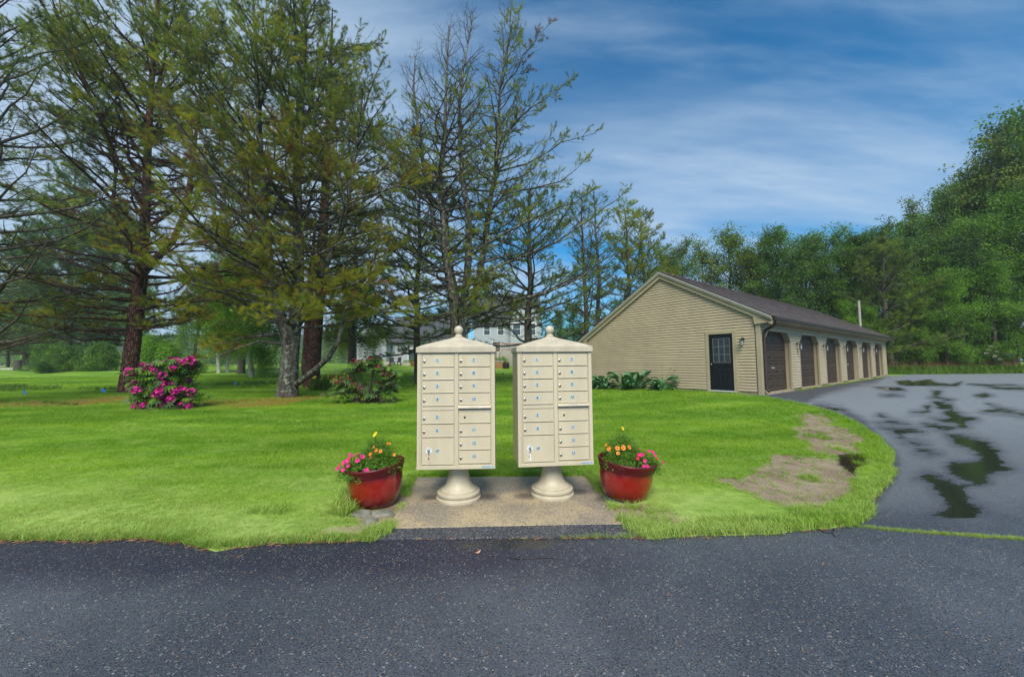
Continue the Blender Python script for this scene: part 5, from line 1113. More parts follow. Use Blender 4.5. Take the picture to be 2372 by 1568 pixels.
# --- pine 4: many-stemmed half dead pine behind the left mailbox
b4 = gxy(1062, 19.5); Y4 = 19.5; T = Tree(14)
t0 = line(((1062,900,Y4),(1062,820,Y4),(1060,740,Y4),(1048,670,Y4),(1035,600,Y4),(1030,520,Y4),(1022,460,Y4),(1018,400,Y4),(1030,330,Y4),(1032,240,Y4),(1036,150,Y4),(1040,60,Y4))); t0[0][2] = b4[2] - .15
s1 = line(((1062,740,Y4),(1078,680,Y4-.3),(1085,600,Y4-.5),(1086,500,Y4-.6),(1072,420,Y4-.6),(1066,340,Y4-.6),(1064,250,Y4-.6),(1072,160,Y4-.6),(1090,70,Y4-.6),(1096,20,Y4-.6)))
s2 = line(((1068,760,Y4),(1095,700,Y4+.3),(1110,640,Y4+.5),(1125,560,Y4+.6),(1135,470,Y4+.6),(1150,380,Y4+.6),(1155,300,Y4+.6),(1158,200,Y4+.6),(1175,110,Y4+.6),(1190,40,Y4+.6)))
s3 = line(((1040,620,Y4),(1006,520,Y4+.2),(985,400,Y4+.3),(968,300,Y4+.3),(958,200,Y4+.3),(962,130,Y4+.3)))
r4 = [.5,.42,.38,.28,.24,.20,.17,.14,.11,.08,.05,.03]; TRK = [t0, s1, s2, s3]; RAD = [r4, [.22,.20,.18,.16,.13,.11,.09,.06,.04,.02], [.22,.19,.17,.15,.13,.11,.09,.06,.04,.02], [.13,.12,.10,.07,.05,.02]]
z65 = at(1060, 300, Y4)[2]
hd = lambda z, a: 0.03 if z > z65 - .3 else (.55 if z > 6.5 else .32)
conifer(T, t0, r4, 3.6, z65, lambda t: 4.6 - .6*t, .5, 5, -.08, .4, hd, lambda z: 'ggdo', .42)
conifer(T, t0, r4, z65, 19.5, lambda t: 2.4*(1 - t) + .8, .7, 3, .5, 1.1, lambda z, a: .0, lambda z: 'd', .4, dens=.8)
conifer(T, s1, RAD[1], z65 - 3, s1[-1][2], lambda t: 2.5*(1 - t) + .8, .65, 3, .5, 1.1, lambda z, a: .15 if z < z65 else 0., lambda z: 'dg', .4, dens=.8)
conifer(T, s3, RAD[3], 9, s3[-1][2], lambda t: 2.2*(1 - t) + .8, .7, 3, .4, 1., lambda z, a: .2 if z < z65 - .5 else 0., lambda z: 'dg', .4, dens=.8)
conifer(T, s2, RAD[2], 7, s2[-1][2], lambda t: 2.9*(1 - t)**.7 + .9, .6, 4, .25, .9, lambda z, a: (.55 if cos(a) > -.1 else .1), lambda z: 'dgog', .36, dens=.9)
for px_, r_, fo, kk in ((((1095,590,0),(1170,540,-.5),(1250,500,-1),(1330,470,-1.5),(1375,440,-1.5)), .08, .75, 'gog'), (((1110,640,0),(1200,600,0),(1290,560,0),(1380,500,0),(1455,440,0)), .08, .55, 'gog'), (((1075,740,0),(1180,700,-.5),(1260,680,-1),(1350,640,-1),(1420,590,-1.5)), .13, .12, 'gd'), (((1080,760,0),(1180,745,-.5),(1240,735,-.8),(1300,700,-1)), .11, .08, 'gd'), (((1150,400,.6),(1220,380,0),(1300,330,0),(1380,310,0)), .06, .5, 'dgo'), (((1155,330,.6),(1230,250,0),(1290,210,0),(1330,180,0)), .06, .8, 'gdo'), (((1158,220,.6),(1210,130,0),(1250,80,0),(1280,50,0)), .05, .5, 'dr'), (((1060,700,0),(1110,650,-1.5),(1160,640,-2.2)), .05, 1., 'oog'), (((1065,690,0),(1080,690,-1.5),(1120,710,-2.5)), .05, 1., 'oog'), (((1050,720,0),(1000,750,-1.5),(940,750,-2)), .05, .9, 'oog'), (((1040,650,0),(960,620,-.5),(890,600,-1)), .06, .7, 'dg'), (((1035,560,0),(960,500,0),(900,480,0)), .06, .8, 'dg'), (((1030,480,0),(960,400,0),(910,370,0)), .06, .7, 'dg'), (((1062,780,0),(980,790,-1),(900,800,-1.5),(860,800,-2)), .05, .35, 'dg'), (((1140,480,.6),(1210,440,.6),(1300,420,0),(1365,360,0)), .06, .8, 'gog')):
    LM(T, px_, Y4, r_, fol=fo, kinds=kk, tuf=.42)
T.finish('pine_tree', 'half dead pine of several stems with bare tops directly behind the left mailbox', M_lichen, TRK, RAD, GRP)
# --- slimmer pines further back
def pine(u, Y, vt, r0, seed, label, bark=M_bark, z0=3.5, Lm=3.5, fol=.8, kinds='gdg', tuf=.5, lean=0, step=.8, nw=4, bare=.25, e0=0., group='slim pines further back', dens=.9, top=None):
    b = gxy(u, Y); H = at(u, vt, Y)[2] - b[2]; T = Tree(seed); p, r_ = trunkline(b, H, r0, (lean, 0), .05, 14, seed, .02)
    fo = fol if callable(fol) else (lambda z, a: fol)
    conifer(T, p, r_, b[2] + z0, b[2] + H - .4, lambda t: Lm*(1 - t)**.6 + .5, step, nw, e0, .85, fo, lambda z: kinds, tuf, dens, bare=bare)
    return T.finish('pine_tree', label, bark, [p], [r_], group)
pine(970, 24, 390, .22, 21, 'slim dark pine left of the half dead one, above the left mailbox', M_bark, 2.2, 5.0, .7, 'ggd', .46, step=.6)
pine(1222, 23, 420, .26, 22, 'slim pine with a bare lower trunk above the right mailbox', M_bark, 2.6, 4.8, lambda z, a: .7 if z > 7 else .45, 'ggd', .46, step=.6)
pine(1355, 27, 450, .20, 23, 'thin twiggy pine left of the garage roof', M_bark, 1.2, 3.2, .28, 'gd', .5, 0, .7)
pine(1385, 29, 440, .20, 24, 'bare topped thin pine close to the garage eave', M_bark, 1.2, 3.2, .25, 'gd', .5, .2, .7)
pine(1455, 31, 480, .24, 25, 'pine with a rounded green top left of the garage peak', M_bark, 2, 4.0, .7, 'gog', .55)
pine(1495, 33, 490, .24, 26, 'taller green pine right behind the garage peak', M_bark, 3, 4.2, .75, 'gog', .55)
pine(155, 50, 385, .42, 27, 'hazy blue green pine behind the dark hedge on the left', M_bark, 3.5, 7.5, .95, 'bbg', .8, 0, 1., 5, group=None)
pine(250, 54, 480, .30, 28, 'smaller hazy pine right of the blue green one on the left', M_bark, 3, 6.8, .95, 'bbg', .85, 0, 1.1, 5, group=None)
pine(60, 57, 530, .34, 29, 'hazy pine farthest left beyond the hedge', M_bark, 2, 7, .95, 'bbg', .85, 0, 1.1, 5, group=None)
pine(815, 30, 470, .26, 30, 'dark green pine between the reddish trunk and the half dead one', M_bark, 3, 4.0, .8, 'gdg', .55, 0, .85, 5)
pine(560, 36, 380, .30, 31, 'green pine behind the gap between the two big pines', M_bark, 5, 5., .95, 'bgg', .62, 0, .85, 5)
# --- pine whose trunk stands just outside the left edge
T = Tree(41); b0 = gxy(-120, 13.5); tp, ra = trunkline(b0, 16, .40, (.5, 0), .08, 15, 41, .03)
conifer(T, tp, ra, 2.6, 15.5, lambda t: 4.4*(1 - t)**.5 + 1., .8, 4, .05, .8, lambda z, a: .2 if z < 9 else .5, lambda z: 'dgd', .40, dens=1.)
for px_, r_, fo in ((((-110,720,0),(-20,670,-.5),(60,640,-1),(110,560,-1)), .09, .05), (((-110,850,0),(-30,790,-.4),(40,740,-.8),(70,690,-1)), .09, .03), (((-110,830,0),(0,810,-.4),(90,780,-.8),(140,755,-1)), .06, .03), (((-110,520,0),(-10,470,-.5),(60,400,-1),(90,330,-1)), .07, .4), (((-110,640,0),(0,600,-.6),(80,590,-1),(170,560,-1.4)), .06, .1), (((-110,350,0),(-10,290,-.5),(60,220,-.8),(100,150,-1)), .07, .8), (((-110,180,0),(0,110,-.4),(60,60,-.6)), .06, .9)):
    LM(T, px_, 13.5, r_, fol=fo, kinds='gd')
T.finish('pine_tree', 'dark pine whose twisted bare limbs reach in from the left edge', M_bark, [tp], [ra], GRP)

# --- broadleaved trees: a few shapes, copied and turned
def broad(name, label, H, r0, crown0, R_, seed, idx, bark=M_bark, nl=13, leafs=1., group=None, weep=0, dens=1., tsz=.47, low=False):
    T = Tree(seed); r = T.r; tp, ra = trunkline(np.zeros(3), H*.92, r0, (r.normal()*.4, r.normal()*.4), .07, 12, seed, .02)
    for i in range(nl):
        z = crown0 + (H*.9 - crown0)*(i + r.random()*.6)/nl; t = (z - crown0)/(H - crown0); a = i*2.4 + r.normal()*.4
        e = .25 + .9*t + r.normal()*.12; L_ = R_*(1.05 - .65*t**1.5)*r.uniform(.75, 1.15)*(1 if t > .08 else .8)
        p = along(tp, z); d = np.array([cos(a)*cos(e), sin(a)*cos(e), sin(e)]); pts = [p]
        for k in range(6): d = norm(d + r.normal(size=3)*.16 + np.array([0, 0, .05 - weep*.12*k])); pts.append(pts[-1] + d*L_/6)
        T.poly(pts, max(.03, r0*.34*(1-.6*t)), .012); A = np.array(pts)
        for j in range(int(15*dens)):
            x = 1.4 + 4.5*r.random(); k = min(5, int(x)); q = A[k] + (A[k+1] - A[k])*(x - k); d2 = norm(r.normal(size=3)*np.array([1, 1, .65]) + norm(A[-1]-A[0])*.7 + np.array([0, 0, .25 - weep]))
            l_ = L_*.30*r.uniform(.5, 1.2); q2 = q + d2*l_; T.tw.append((*q, *q2, .02, .006))
            for m_ in range(int(3.6*dens) + 1):
                f = r.uniform(.35, 1.1); c_ = q + d2*l_*f + r.normal(size=3)*.30; T.tuft(c_, norm(r.normal(size=3)*.35 + np.array([0, 0, 1])), tsz*r.uniform(.7, 1.2), int(idx[r.integers(len(idx))]))
                if weep and f > .5:
                    dr = r.uniform(.6, 2.4)
                    for g_ in range(int(dr/.3)): T.tuft(c_ - np.array([r.normal()*.05, r.normal()*.05, .3*(g_+1)]), norm(r.normal(size=3)*.15 + np.array([0, 0, -1])), tsz*.48, int(idx[r.integers(len(idx))]))
    return T.finish(name, label, bark, [tp], [ra], group, np.zeros(3), 9, LSRC)
LT = [broad('leafy_tree', 'x', 11, .17, 2.2, 3.2, 51, [0, 2, 0], nl=16), broad('leafy_tree', 'x', 11, .16, 1.6, 3.0, 52, [0, 1, 0], nl=16), broad('leafy_tree', 'x', 11, .15, 2.6, 2.8, 53, [2, 0, 2], nl=15), broad('leafy_tree', 'x', 11, .15, 3.2, 2.9, 54, [3, 0, 3], nl=14, dens=.85), broad('leafy_tree', 'x', 11, .14, .8, 3.1, 55, [1, 0, 1], nl=17)]
LUSED = set()
def place_tree(k, p, H, rz, label, group=None, wide=1.):
    o = LT[k] if k not in LUSED else copy_tree(LT[k]); LUSED.add(k)
    s_ = H/11.; o.location = p; o.rotation_euler = (0, 0, rz); o.scale = (s_*wide, s_*wide, s_); o['label'] = label
    if group: o['group'] = group
    elif 'group' in o.keys(): del o['group']
    return o
# far edge of the woods behind the lot: u, distance, top row, kind
WG = 'trees of the wood behind the parking lot'
WL = ['mid green leafy tree in the wall of woods behind the parking lot', 'bright green leafy tree low in the wall of woods behind the parking lot', 'dark green leafy tree in the shade of the woods behind the parking lot', 'olive loose crowned tree in the woods behind the parking lot', 'spreading bright tree at the front of the woods behind the parking lot']
wood = [(1545,44,592,3),(1590,41,588,3),(1640,42,585,3),(1690,43,580,3),(1735,44,590,3),(1775,42,598,2),
        (1815,36,520,0),(1870,38,505,0),(1925,37,512,1),(1985,39,505,0),(2040,40,505,3),(2100,38,480,0),(2150,42,470,3),(2190,38,445,0),(2240,40,400,3),(2285,37,395,0),(2335,36,345,3),(2385,34,305,3),(2450,35,290,0),
        (1850,33,600,2),(1900,34,580,2),(1955,34,590,0),(2010,35,570,2),(2065,34,560,2),(2125,34,560,2),(2180,33,540,0),(2230,33,525,2),(2290,32,500,1),(2350,32,480,0),(2420,31,470,1),
        (1960,31.5,690,4),(2020,31,705,1),(2075,31.5,700,2),(2130,31,660,4),(2190,31,640,1),(2245,30.5,650,4),(2300,30.5,620,1),(2355,30.5,640,4),(2420,30.5,600,1)]
ORD = ['first','second','third','fourth','fifth','sixth','seventh','eighth','ninth','tenth','eleventh','twelfth','thirteenth','fourteenth','fifteenth','sixteenth','seventeenth','eighteenth','nineteenth']
def wlabel(i, k):
    kind = ['mid green leafy', 'bright green leafy', 'shaded dark green', 'loose olive crowned', 'spreading bright green'][k]
    row = 'tall back' if i < 19 else 'middle' if i < 30 else 'front'; j = i if i < 19 else i - 19 if i < 30 else i - 30
    return '%s tree, %s from left in the %s row of woods' % (kind, ORD[j], row)
for i, (u_, Y_, vt, k) in enumerate(wood):
    p = gxy(u_, Y_); H = (at(u_, vt + (-4 if i < 6 else 34 if i < 19 else 0), Y_)[2] - p[2])*rv.uniform(.90, 1.07)*(1.06 if i < 6 else 1)
    place_tree(k, tuple(p), H*1.04, rv.uniform(0, 6.28), wlabel(i, k), WG, rv.uniform(.82, 1.08)*(1 + max(0, (7 - H)*.12))*(1.25 if i < 6 else 1))
pine(2060, 31.3, 560, .26, 61, 'pine with flat tiers of needles in front of the leafy woods on the right', M_bark, 2.2, 4.2, .95, 'ggd', .6, 0, 1.25, 6, e0=0., group=None)
# broadleaved trees elsewhere
place_tree(0, tuple(gxy(330, 44)), 10.5, .4, 'leafy green tree behind the shrubs right of the left pine trunk')
place_tree(1, tuple(gxy(1330, 38)), 6.5, 1.4, 'small bright green tree between the right mailbox and the garage')
place_tree(0, tuple(gxy(1290, 44)), 6.0, 2.4, 'small green tree right of the tall white house')
place_tree(1, tuple(gxy(1440, 37)), 6.8, 3.4, 'leafy tree filling the gap left of the garage roof')
place_tree(0, tuple(gxy(1500, 40)), 7.6, 5.4, 'leafy tree just behind the garage peak')
place_tree(2, tuple(gxy(90, 52)), 10.5, 5.0, 'dense dark tree behind the hedge on the far left')
place_tree(0, tuple(gxy(215, 54)), 9.5, 1.0, 'leafy tree behind the middle of the hedge on the left')
place_tree(1, tuple(gxy(20, 58)), 12., 2.0, 'pale leafy tree at the far left edge beyond the stump')
place_tree(1, tuple(gxy(450, 50)), 13, 4., 'pale leafy tree behind the birches')
wl = broad('willow_tree', 'weeping willow with hanging yellow green curtains left of the white house', 11, .22, 3.0, 3.4, 71, [3, 1, 3], M_greybark, 15, weep=.9, tsz=.56, dens=1.2); wl.location = tuple(gxy(820, 38))
w2 = broad('willow_tree', 'weeping tree with thin hanging sprays behind the pale lichened pine', 11, .2, 2.4, 3.6, 72, [1, 3, 1], M_greybark, 16, weep=.9, tsz=.56, dens=1.3); w2.location = tuple(gxy(585, 32))
w3 = broad('birch_tree', 'pale stemmed birch with drooping sprays left of the lichened pine', 11.0, .16, 3.4, 3.0, 73, [3, 1, 0], simple('birch_bark', (.42,.42,.38), .8, .3, 12), 13, weep=.85, tsz=.5, dens=1.1); w3.location = tuple(gxy(508, 37))
w4 = copy_tree(w3); w4.location = tuple(gxy(528, 38)); w4.rotation_euler = (0, R(5), 2.4); w4['label'] = 'second pale birch stem leaning right beside the first birch'

# ------------------------------------------------------------------ hedge, shrubs, rhododendrons
def shrub(name, label, cat, c, rx, ry, H, n, idx, tsz, seed, srcs=LSRC, layered=False):
    r = np.random.default_rng(seed); t = empty(name, tuple(c), label, cat); P_ = []; st = MB()
    lob = [(r.uniform(-.75, .75)*rx, r.uniform(-.6, .6)*ry, r.uniform(.35, .75)*H, r.uniform(.3, .5)) for _ in range(max(4, int(rx*2.4)))]
    for i in range(n):
        lx, ly, lz, lr = lob[i % len(lob)]; d = r.normal(size=3); d = d/np.linalg.norm(d)*(.55 + .45*r.random()**.4)
        P_.append((lx + d[0]*lr*min(rx, H*1.2), ly + d[1]*lr*ry*1.1, max(.08, lz*.95 + d[2]*lr*H*.85)))
        if i % 2 == 0: P_[-1] = (P_[-1][0], P_[-1][1], max(.06, P_[-1][2]*r.uniform(.1, 1)))
    for i in range(12): q = P_[r.integers(n)]; st.tube([(q[0]*.4, q[1]*.4, -.05), (q[0]*.7, q[1]*.6, q[2]*.5), q], [.03, .02, .008], 5)
    P_ = np.array(P_); scatter('foliage', cloud_mesh('foliage', P_, dir_euler(P_*np.array([.3, .3, .2]) + r.normal(size=P_.shape)*.3 + [0, 0, .6]), r.uniform(.7, 1.25, n)*tsz, [idx[r.integers(len(idx))] for _ in range(n)]), srcs, t)
    st.build('stem', M_twig, t, True, fixn=False); return t
g0 = gnd(175, 861)
shrub('hedge', 'long dark green mixed hedge on the left behind the big pine trunk', 'hedge', gxy(172, 42.5), 6.0, 1.7, 3.5, 3600, [2, 0, 2, 1], .40, 81)
shrub('shrub', 'rounded yellow green shrub left of the hedge end', 'shrub', gxy(95, 39), 1.2, 1.0, 2.0, 260, [0, 2], .36, 82)
shrub('shrub', 'layered bright green shrub right of the big pine trunk', 'shrub', gxy(372, 38), 2.9, 1.6, 3.9, 1300, [1, 0, 1], .40, 83)
shrub('shrub', 'low yellow green shrub behind the top of the magenta rhododendron', 'shrub', gxy(440, 36), 1.6, 1.0, 1.8, 420, [3, 1], .34, 84)
shrub('shrub', 'leafy shrub mass behind the garage at the left corner', 'shrub', gxy(1405, 33), 3.0, 1.5, 4.0, 900, [2, 0, 0], .42, 85)
shrub('shrub', 'green shrub left of the garage wall behind the right mailbox', 'shrub', gxy(1320, 30), 1.9, 1.2, 3.0, 560, [0, 2, 1], .38, 86)
for i, (u_, h_, w_, ix) in enumerate(((1590,6,4,[3,0]),(1680,6.5,4,[3,0,2]),(1775,6.5,4,[2,0]),(1850,6,4,[0,2]),(1930,5,3.5,[2,1]),(2010,4.5,3.2,[2,0]),(2085,4.5,3.2,[2,0,1]),(2160,4,3.,[1,2]),(2235,4.2,3.,[2,0]),(2310,3.8,3.,[1,0]),(2380,4.2,3.,[2,1]))):
    o = shrub('shrub', 'dense shrub, %s from left, at the dark foot of the woods behind the lot' % ORD[i], 'shrub', gxy(u_, 35 if u_ < 1880 else 31.6), w_*.62, 1.2, h_, 620, ix, .46, 90 + i); o['group'] = 'shrubs at the foot of the woods'
elder = shrub('shrub', 'elder shrub with cream flower heads at the foot of the woods', 'shrub', gxy(2282, 30.4), 1.2, .7, 2.2, 260, [1, 2], .36, 110)
r = np.random.default_rng(1)
whorl = MB()
for i in range(9):
    a = 2*pi*i/9; d = np.array([cos(a), sin(a), 0]); s_ = np.array([-sin(a), cos(a), 0]); whorl.add([(0, 0, 0), d*.5 + s_*.13 + [0, 0, .10], d*1. + [0, 0, -.22], d*.5 - s_*.13 + [0, 0, .10]], [(0, 1, 2, 3)])
def whorlm(m): o = MB(); o.v = whorl.v; o.f = whorl.f; o.mi = [0]*len(o.f); return o.mesh('whorl', m)
RW = [src('whorl', whorlm(M_rho)), src('whorl', whorlm(M_rho2)), src('whorl', whorlm(M_lf2))]
def cluster_mesh(mat, n=11, s=.09):
    mb = MB()
    for i in range(n):
        d = norm(rg.normal(size=3) + np.array([0, 0, .7])); p = d*s*.7; a = norm(np.cross(d, rg.normal(size=3))); b = np.cross(d, a); k = s*.55
        mb.add([p, p + d*k*.5 + a*k, p + d*k*.7 + b*k, p + d*k*.5 - a*k, p + d*k*.6 - b*k], [(0, 1, 2), (0, 2, 3), (0, 3, 4), (0, 4, 1)])
    return mb.mesh('blossom', mat)
BE = cluster_mesh(simple('cream_elder_bloom', (.55, .55, .38), .7, .1, 20), 14, .12)
for i in range(11): b = bpy.data.objects.new('blossom', BE); link(b, elder); b.location = (r.uniform(-1., 1.), -.75 - .2*r.random(), r.uniform(.9, 2.1)); b.scale = (1.2, 1.2, .6)
BP = cluster_mesh(M_pink, 13, .10); BC = cluster_mesh(M_crim, 7, .07)
def rhodo(label, u, v, outline, idx, bm_, nb, nf, seed, dep=.6):
    """outline: rows of (x0, x1) pixel spans by height, turned into metres at the bush"""
    r = np.random.default_rng(seed); c = gnd(u, v); t = empty('rhododendron', tuple(c), label, 'rhododendron'); k = c[1]/F; P_ = []; st = MB()
    def pick():
        while True:
            o_ = outline[r.integers(len(outline))]; 
            return np.array([r.uniform(o_[1], o_[2])*k, r.normal()*dep*.45, (o_[0] + r.uniform(-6, 6))*k])
    for i in range(nf): P_.append(pick())
    P_ = np.array(P_); P_[:, 2] = np.maximum(P_[:, 2], .06)
    scatter('foliage', cloud_mesh('foliage', P_, dir_euler(r.normal(size=P_.shape)*.32 + [0, -.25, 1]), r.uniform(.10, .17, nf), [idx[r.integers(len(idx))] for _ in range(nf)]), RW, t)
    for i in range(34):
        q = P_[r.integers(nf)]; st.tube([(q[0]*.15, q[1]*.2, -.03), (q[0]*.45 + r.normal()*.05, q[1]*.5, q[2]*.35), (q[0]*.8, q[1]*.8, q[2]*.7), tuple(q)], [.022, .016, .011, .006], 5)
    st.build('stem', M_twig, t, True, fixn=False)
    for i in range(nb):
        q = P_[r.integers(nf)] + np.array([0, -.05 - .08*r.random(), .04]); b = bpy.data.objects.new('blossom', bm_); link(b, t); b.location = q; s_ = r.uniform(.7, 1.25); b.scale = (s_,)*3; b.rotation_euler = (r.normal()*.4 + .3, r.normal()*.4, r.random()*6)
    return t
rhodo('rhododendron covered in magenta blossom in front of the big pine trunk', 383, 948, [(8,-70,75),(20,-68,76),(32,-60,72),(44,-62,55),(56,-72,50),(68,-60,45),(80,-55,40),(92,-55,58),(100,-30,60),(108,5,62)], [0, 0, 2], BP, 95, 800, 201)
rhodo('rhododendron with crimson buds and bronze leaves left of the left mailbox', 845, 936, [(8,-60,70),(18,-75,72),(30,-85,70),(42,-70,-5),(40,30,74),(54,-66,-30),(54,45,72),(66,42,70),(78,-28,-5),(78,20,60),(90,-30,0),(92,12,30),(100,14,24)], [1, 0, 1, 2], BC, 75, 560, 202, .5)
# iris clump with yellow blooms behind the crimson rhododendron
def clump(name, label, cat, c, rx, ry, n, h_, mat, flower=None, nf=0, kind=None):
    me_ = grass_tuft('blades', mat, 12, 1., .35, .03, .35); S3 = [src('blades', me_)]; x = rv.uniform(-rx, rx, n); y = rv.uniform(-ry, ry, n); t = empty(name, tuple(c), label, cat)
    scatter('leaves', cloud_mesh('leaves', np.stack([x, y, 0*x], 1), np.stack([rv.normal(0, .1, n), rv.normal(0, .1, n), rv.uniform(0, 6, n)], 1), h_*rv.uniform(.7, 1.2, n), np.zeros(n, int)), S3, t)
    for i in range(nf): f = bpy.data.objects.new('flower', FM[flower]); link(f, t); f.location = (rv.uniform(-rx, rx), -.1, h_*rv.uniform(.8, 1.15)); f.rotation_euler = (1., 0, 0); f.scale = (2.6,)*3
    return t
clump('iris_clump', 'tall iris clump with yellow blooms between the reddish trunk and the crimson bush', 'iris', gxy(772, 19.5), .95, .35, 70, .75, M_tallgrass, 'yellow', 14)
shrub('shrub', 'small yellow green shrub above the crimson rhododendron', 'shrub', gxy(808, 21), .45, .4, 1.1, 90, [1, 3], .2, 112)
# rough grass lines across the back lawn and the reedy verge by the woods
WT = [src('weed', grass_tuft('weed', M_tallgrass, 14, 1., .4, .028, .5)), src('weed', grass_tuft('weed', M_redgrass, 11, 1.35, .3, .018, .25))]
P_ = []; S_ = []; I_ = []
for i in range(2600):
    u_ = rv.uniform(2040, 2480); Y_ = rv.uniform(29.2, 31.0); red = (fnoise(u_/60., 1., 1.3, 5) > .40) and rv.random() < .36 and Y_ > 30.1; q = gxy(u_, Y_); P_.append(q); S_.append((.72 if red else .60)*rv.uniform(.7, 1.2)*(.55 if Y_ < 29.5 else 1)); I_.append(int(red))
scw = scatter('verge_weeds', cloud_mesh('verge_weeds', np.array(P_), np.stack([rv.normal(0, .1, len(P_)), rv.normal(0, .1, len(P_)), rv.uniform(0, 6, len(P_))], 1), S_, I_), WT); tag(scw, 'green weeds and reddish stalks along the far verge of the parking lot')
P_ = []; S_ = []
for (ua, va, ub, vb, n_, s_) in ((0,908,140,902,150,.30),(180,905,300,903,110,.22),(490,894,640,890,160,.25),(560,898,620,897,60,.2),(100,935,180,940,60,.12),(960,872,1180,869,60,.10),(0,902,60,900,60,.35)):
    for i in range(n_):
        t = rv.random(); c0 = gnd(ua + (ub-ua)*t, va + (vb-va)*t + rv.normal()*1.2); P_.append(c0); S_.append(s_*rv.uniform(.5, 1.2))
o = scatter('rough_grass', cloud_mesh('rough_grass', np.array(P_), np.stack([rv.normal(0, .1, len(P_)), rv.normal(0, .1, len(P_)), rv.uniform(0, 6, len(P_))], 1), S_, np.zeros(len(P_), int)), WT[:1]); tag(o, 'rough uncut grass along the shallow ditch of the back lawn')

# ------------------------------------------------------------------ houses and garden behind
def bx(p0, p1, n, mat, par): mb = MB(); mb.box(p0[0], p1[0], p0[1], p1[1], p0[2], p1[2]); return mb.build(n, mat, par)
def window(par, x, y, z, w_, h_, faceside='y'):
    mb = MB(); mb.box(x - w_/2 - .08, x + w_/2 + .08, y - .05, y, z - .08, z + h_ + .08); f = mb.build('window', M_white, par)
    for i in (0, 1): pn = MB(); pn.box(x - w_/2, x + w_/2, y - .06, y - .045, z + h_*i/2 + .03, z + h_*(i+1)/2 - .03); pn.build('pane', M_hwin, f)
def house(label, u0, u1, Y, vbase, vE, vR, depth, wins, ridge='x', uR=None):
    a = at(u0, vbase, Y); b = at(u1, vbase, Y); zE = at((u0+u1)/2, vE, Y)[2]; zR = at((u0+u1)/2, vR, Y + depth/2)[2]; zb = min(a[2], b[2], float(hgt(a[0], Y)), float(hgt(b[0], Y)))
    t = empty('white_house', (a[0], Y, zb), label, 'house'); W_ = b[0] - a[0]; hE = zE - zb; hR = zR - zb
    mb = MB(); mb.box(0, W_, 0, depth, 0, hE)
    if ridge == 'x': mb.prism([(0, 0, hE), (0, depth, hE), (0, depth/2, hR - .1)], (W_, 0, 0))
    else: mb.prism([(0, 0, hE), (W_, 0, hE), (W_/2, 0, hR - .1)], (0, depth, 0))
    mb.build('wall', M_housew, t); r_ = MB()
    if ridge == 'x':
        for s_ in (0, 1):
            y0 = -.4 if s_ == 0 else depth + .4; sl0 = (hR - hE)/(depth/2); z0 = hE - .4*sl0
            r_.prism([(-.3, y0, z0), (-.3, depth/2, hR), (-.3, depth/2, hR + .15), (-.3, y0, z0 + .15)], (W_ + .6, 0, 0))
    else:
        sl0 = (hR - hE)/(W_/2)
        for s_ in (0, 1):
            x0 = -.4 if s_ == 0 else W_ + .4; r_.prism([(x0, -.3, hE - .4*sl0), (W_/2, -.3, hR), (W_/2, -.3, hR + .15), (x0, -.3, hE - .4*sl0 + .15)], (0, depth + .6, 0))
    r_.build('roof', M_housed, t)
    for (wu, wv, ww, wh) in wins: q = at(wu, wv, Y); window(t, q[0] - a[0], 0, q[2] - zb, ww, wh)
    return t, a, zb
hb, ab, zb_ = house('tall white house with a grey roof seen through the pines above the mailboxes', 1098, 1252, 60, 832, 745, 684, 8, ((1128,776,.9,1.6),(1160,776,.9,1.6),(1197,776,.9,1.7),(1232,776,1.2,1.8),(1150,815,1.2,1.6),(1215,815,1.6,1.6)))
wg = MB(); wx = (at(1185, 740, 60)[0] - ab[0]); ww_ = at(1252, 740, 60)[0] - ab[0] - wx; he = at(1170, 745, 60)[2] - zb_; hr = at(1185, 690, 60)[2] - zb_; wg.box(wx - .2, wx + ww_, -1.6, .1, 0, he - .2); wg.prism([(wx - .5, -1.6, he - .2), (wx + ww_, -1.6, he - .2), (wx + ww_*.42, -1.6, hr)], (0, 3.5, 0)); wg.build('front_gable', M_housew, hb)
for wu in (1197, 1232): q = at(wu, 776, 58.4); window(hb, q[0] - ab[0], -1.6, q[2] - zb_, 1.1, 1.8)
ha, aa, za2 = house('low white house with a dark roof left of the mailboxes', 838, 1062, 55, 832, 790, 757, 7.5, ((1000,812,1.1,1.3),(1040,812,.9,1.2)))
gl = MB(); gw = at(895, 800, 53)[0] - at(812, 800, 53)[0]; gx0 = at(812, 800, 53)[0] - aa[0]; gh = at(850, 790, 53)[2] - za2; gr_ = at(850, 748, 53)[2] - za2; gl.box(gx0, gx0 + gw, -2., .1, -.2, gh); gl.prism([(gx0, -2, gh), (gx0 + gw, -2, gh), (gx0 + gw*.5, -2, gr_)], (0, 4, 0)); gl.build('gable_wing', M_housew, ha)
gl = MB(); 
for s_ in (-1, 1): gl.prism([(gx0 + gw*.5, -2.3, gr_ + .05), (gx0 + gw*.5 + s_*(gw*.5 + .4), -2.3, gh - .25), (gx0 + gw*.5 + s_*(gw*.5 + .4), -2.3, gh - .1), (gx0 + gw*.5, -2.3, gr_ + .2)], (0, 4.5, 0))
gl.build('wing_roof', M_housed, ha)
q0 = at(945, 832, 55); pd = MB(); x0 = q0[0] - aa[0]; pd.box(x0, x0 + 2.2, -.06, 0, .05, 2.2); f = pd.build('patio_door', M_white, ha)
for i in (0, 1): pn = MB(); pn.box(x0 + .1 + i*1.05, x0 + 1.05 + i*1.05, -.08, -.055, .15, 2.1); pn.build('pane', M_hwin, f)
hz_, _, _ = house('faint long roof of another white house beyond the low one', 905, 1075, 95, 815, 762, 735, 9, ())
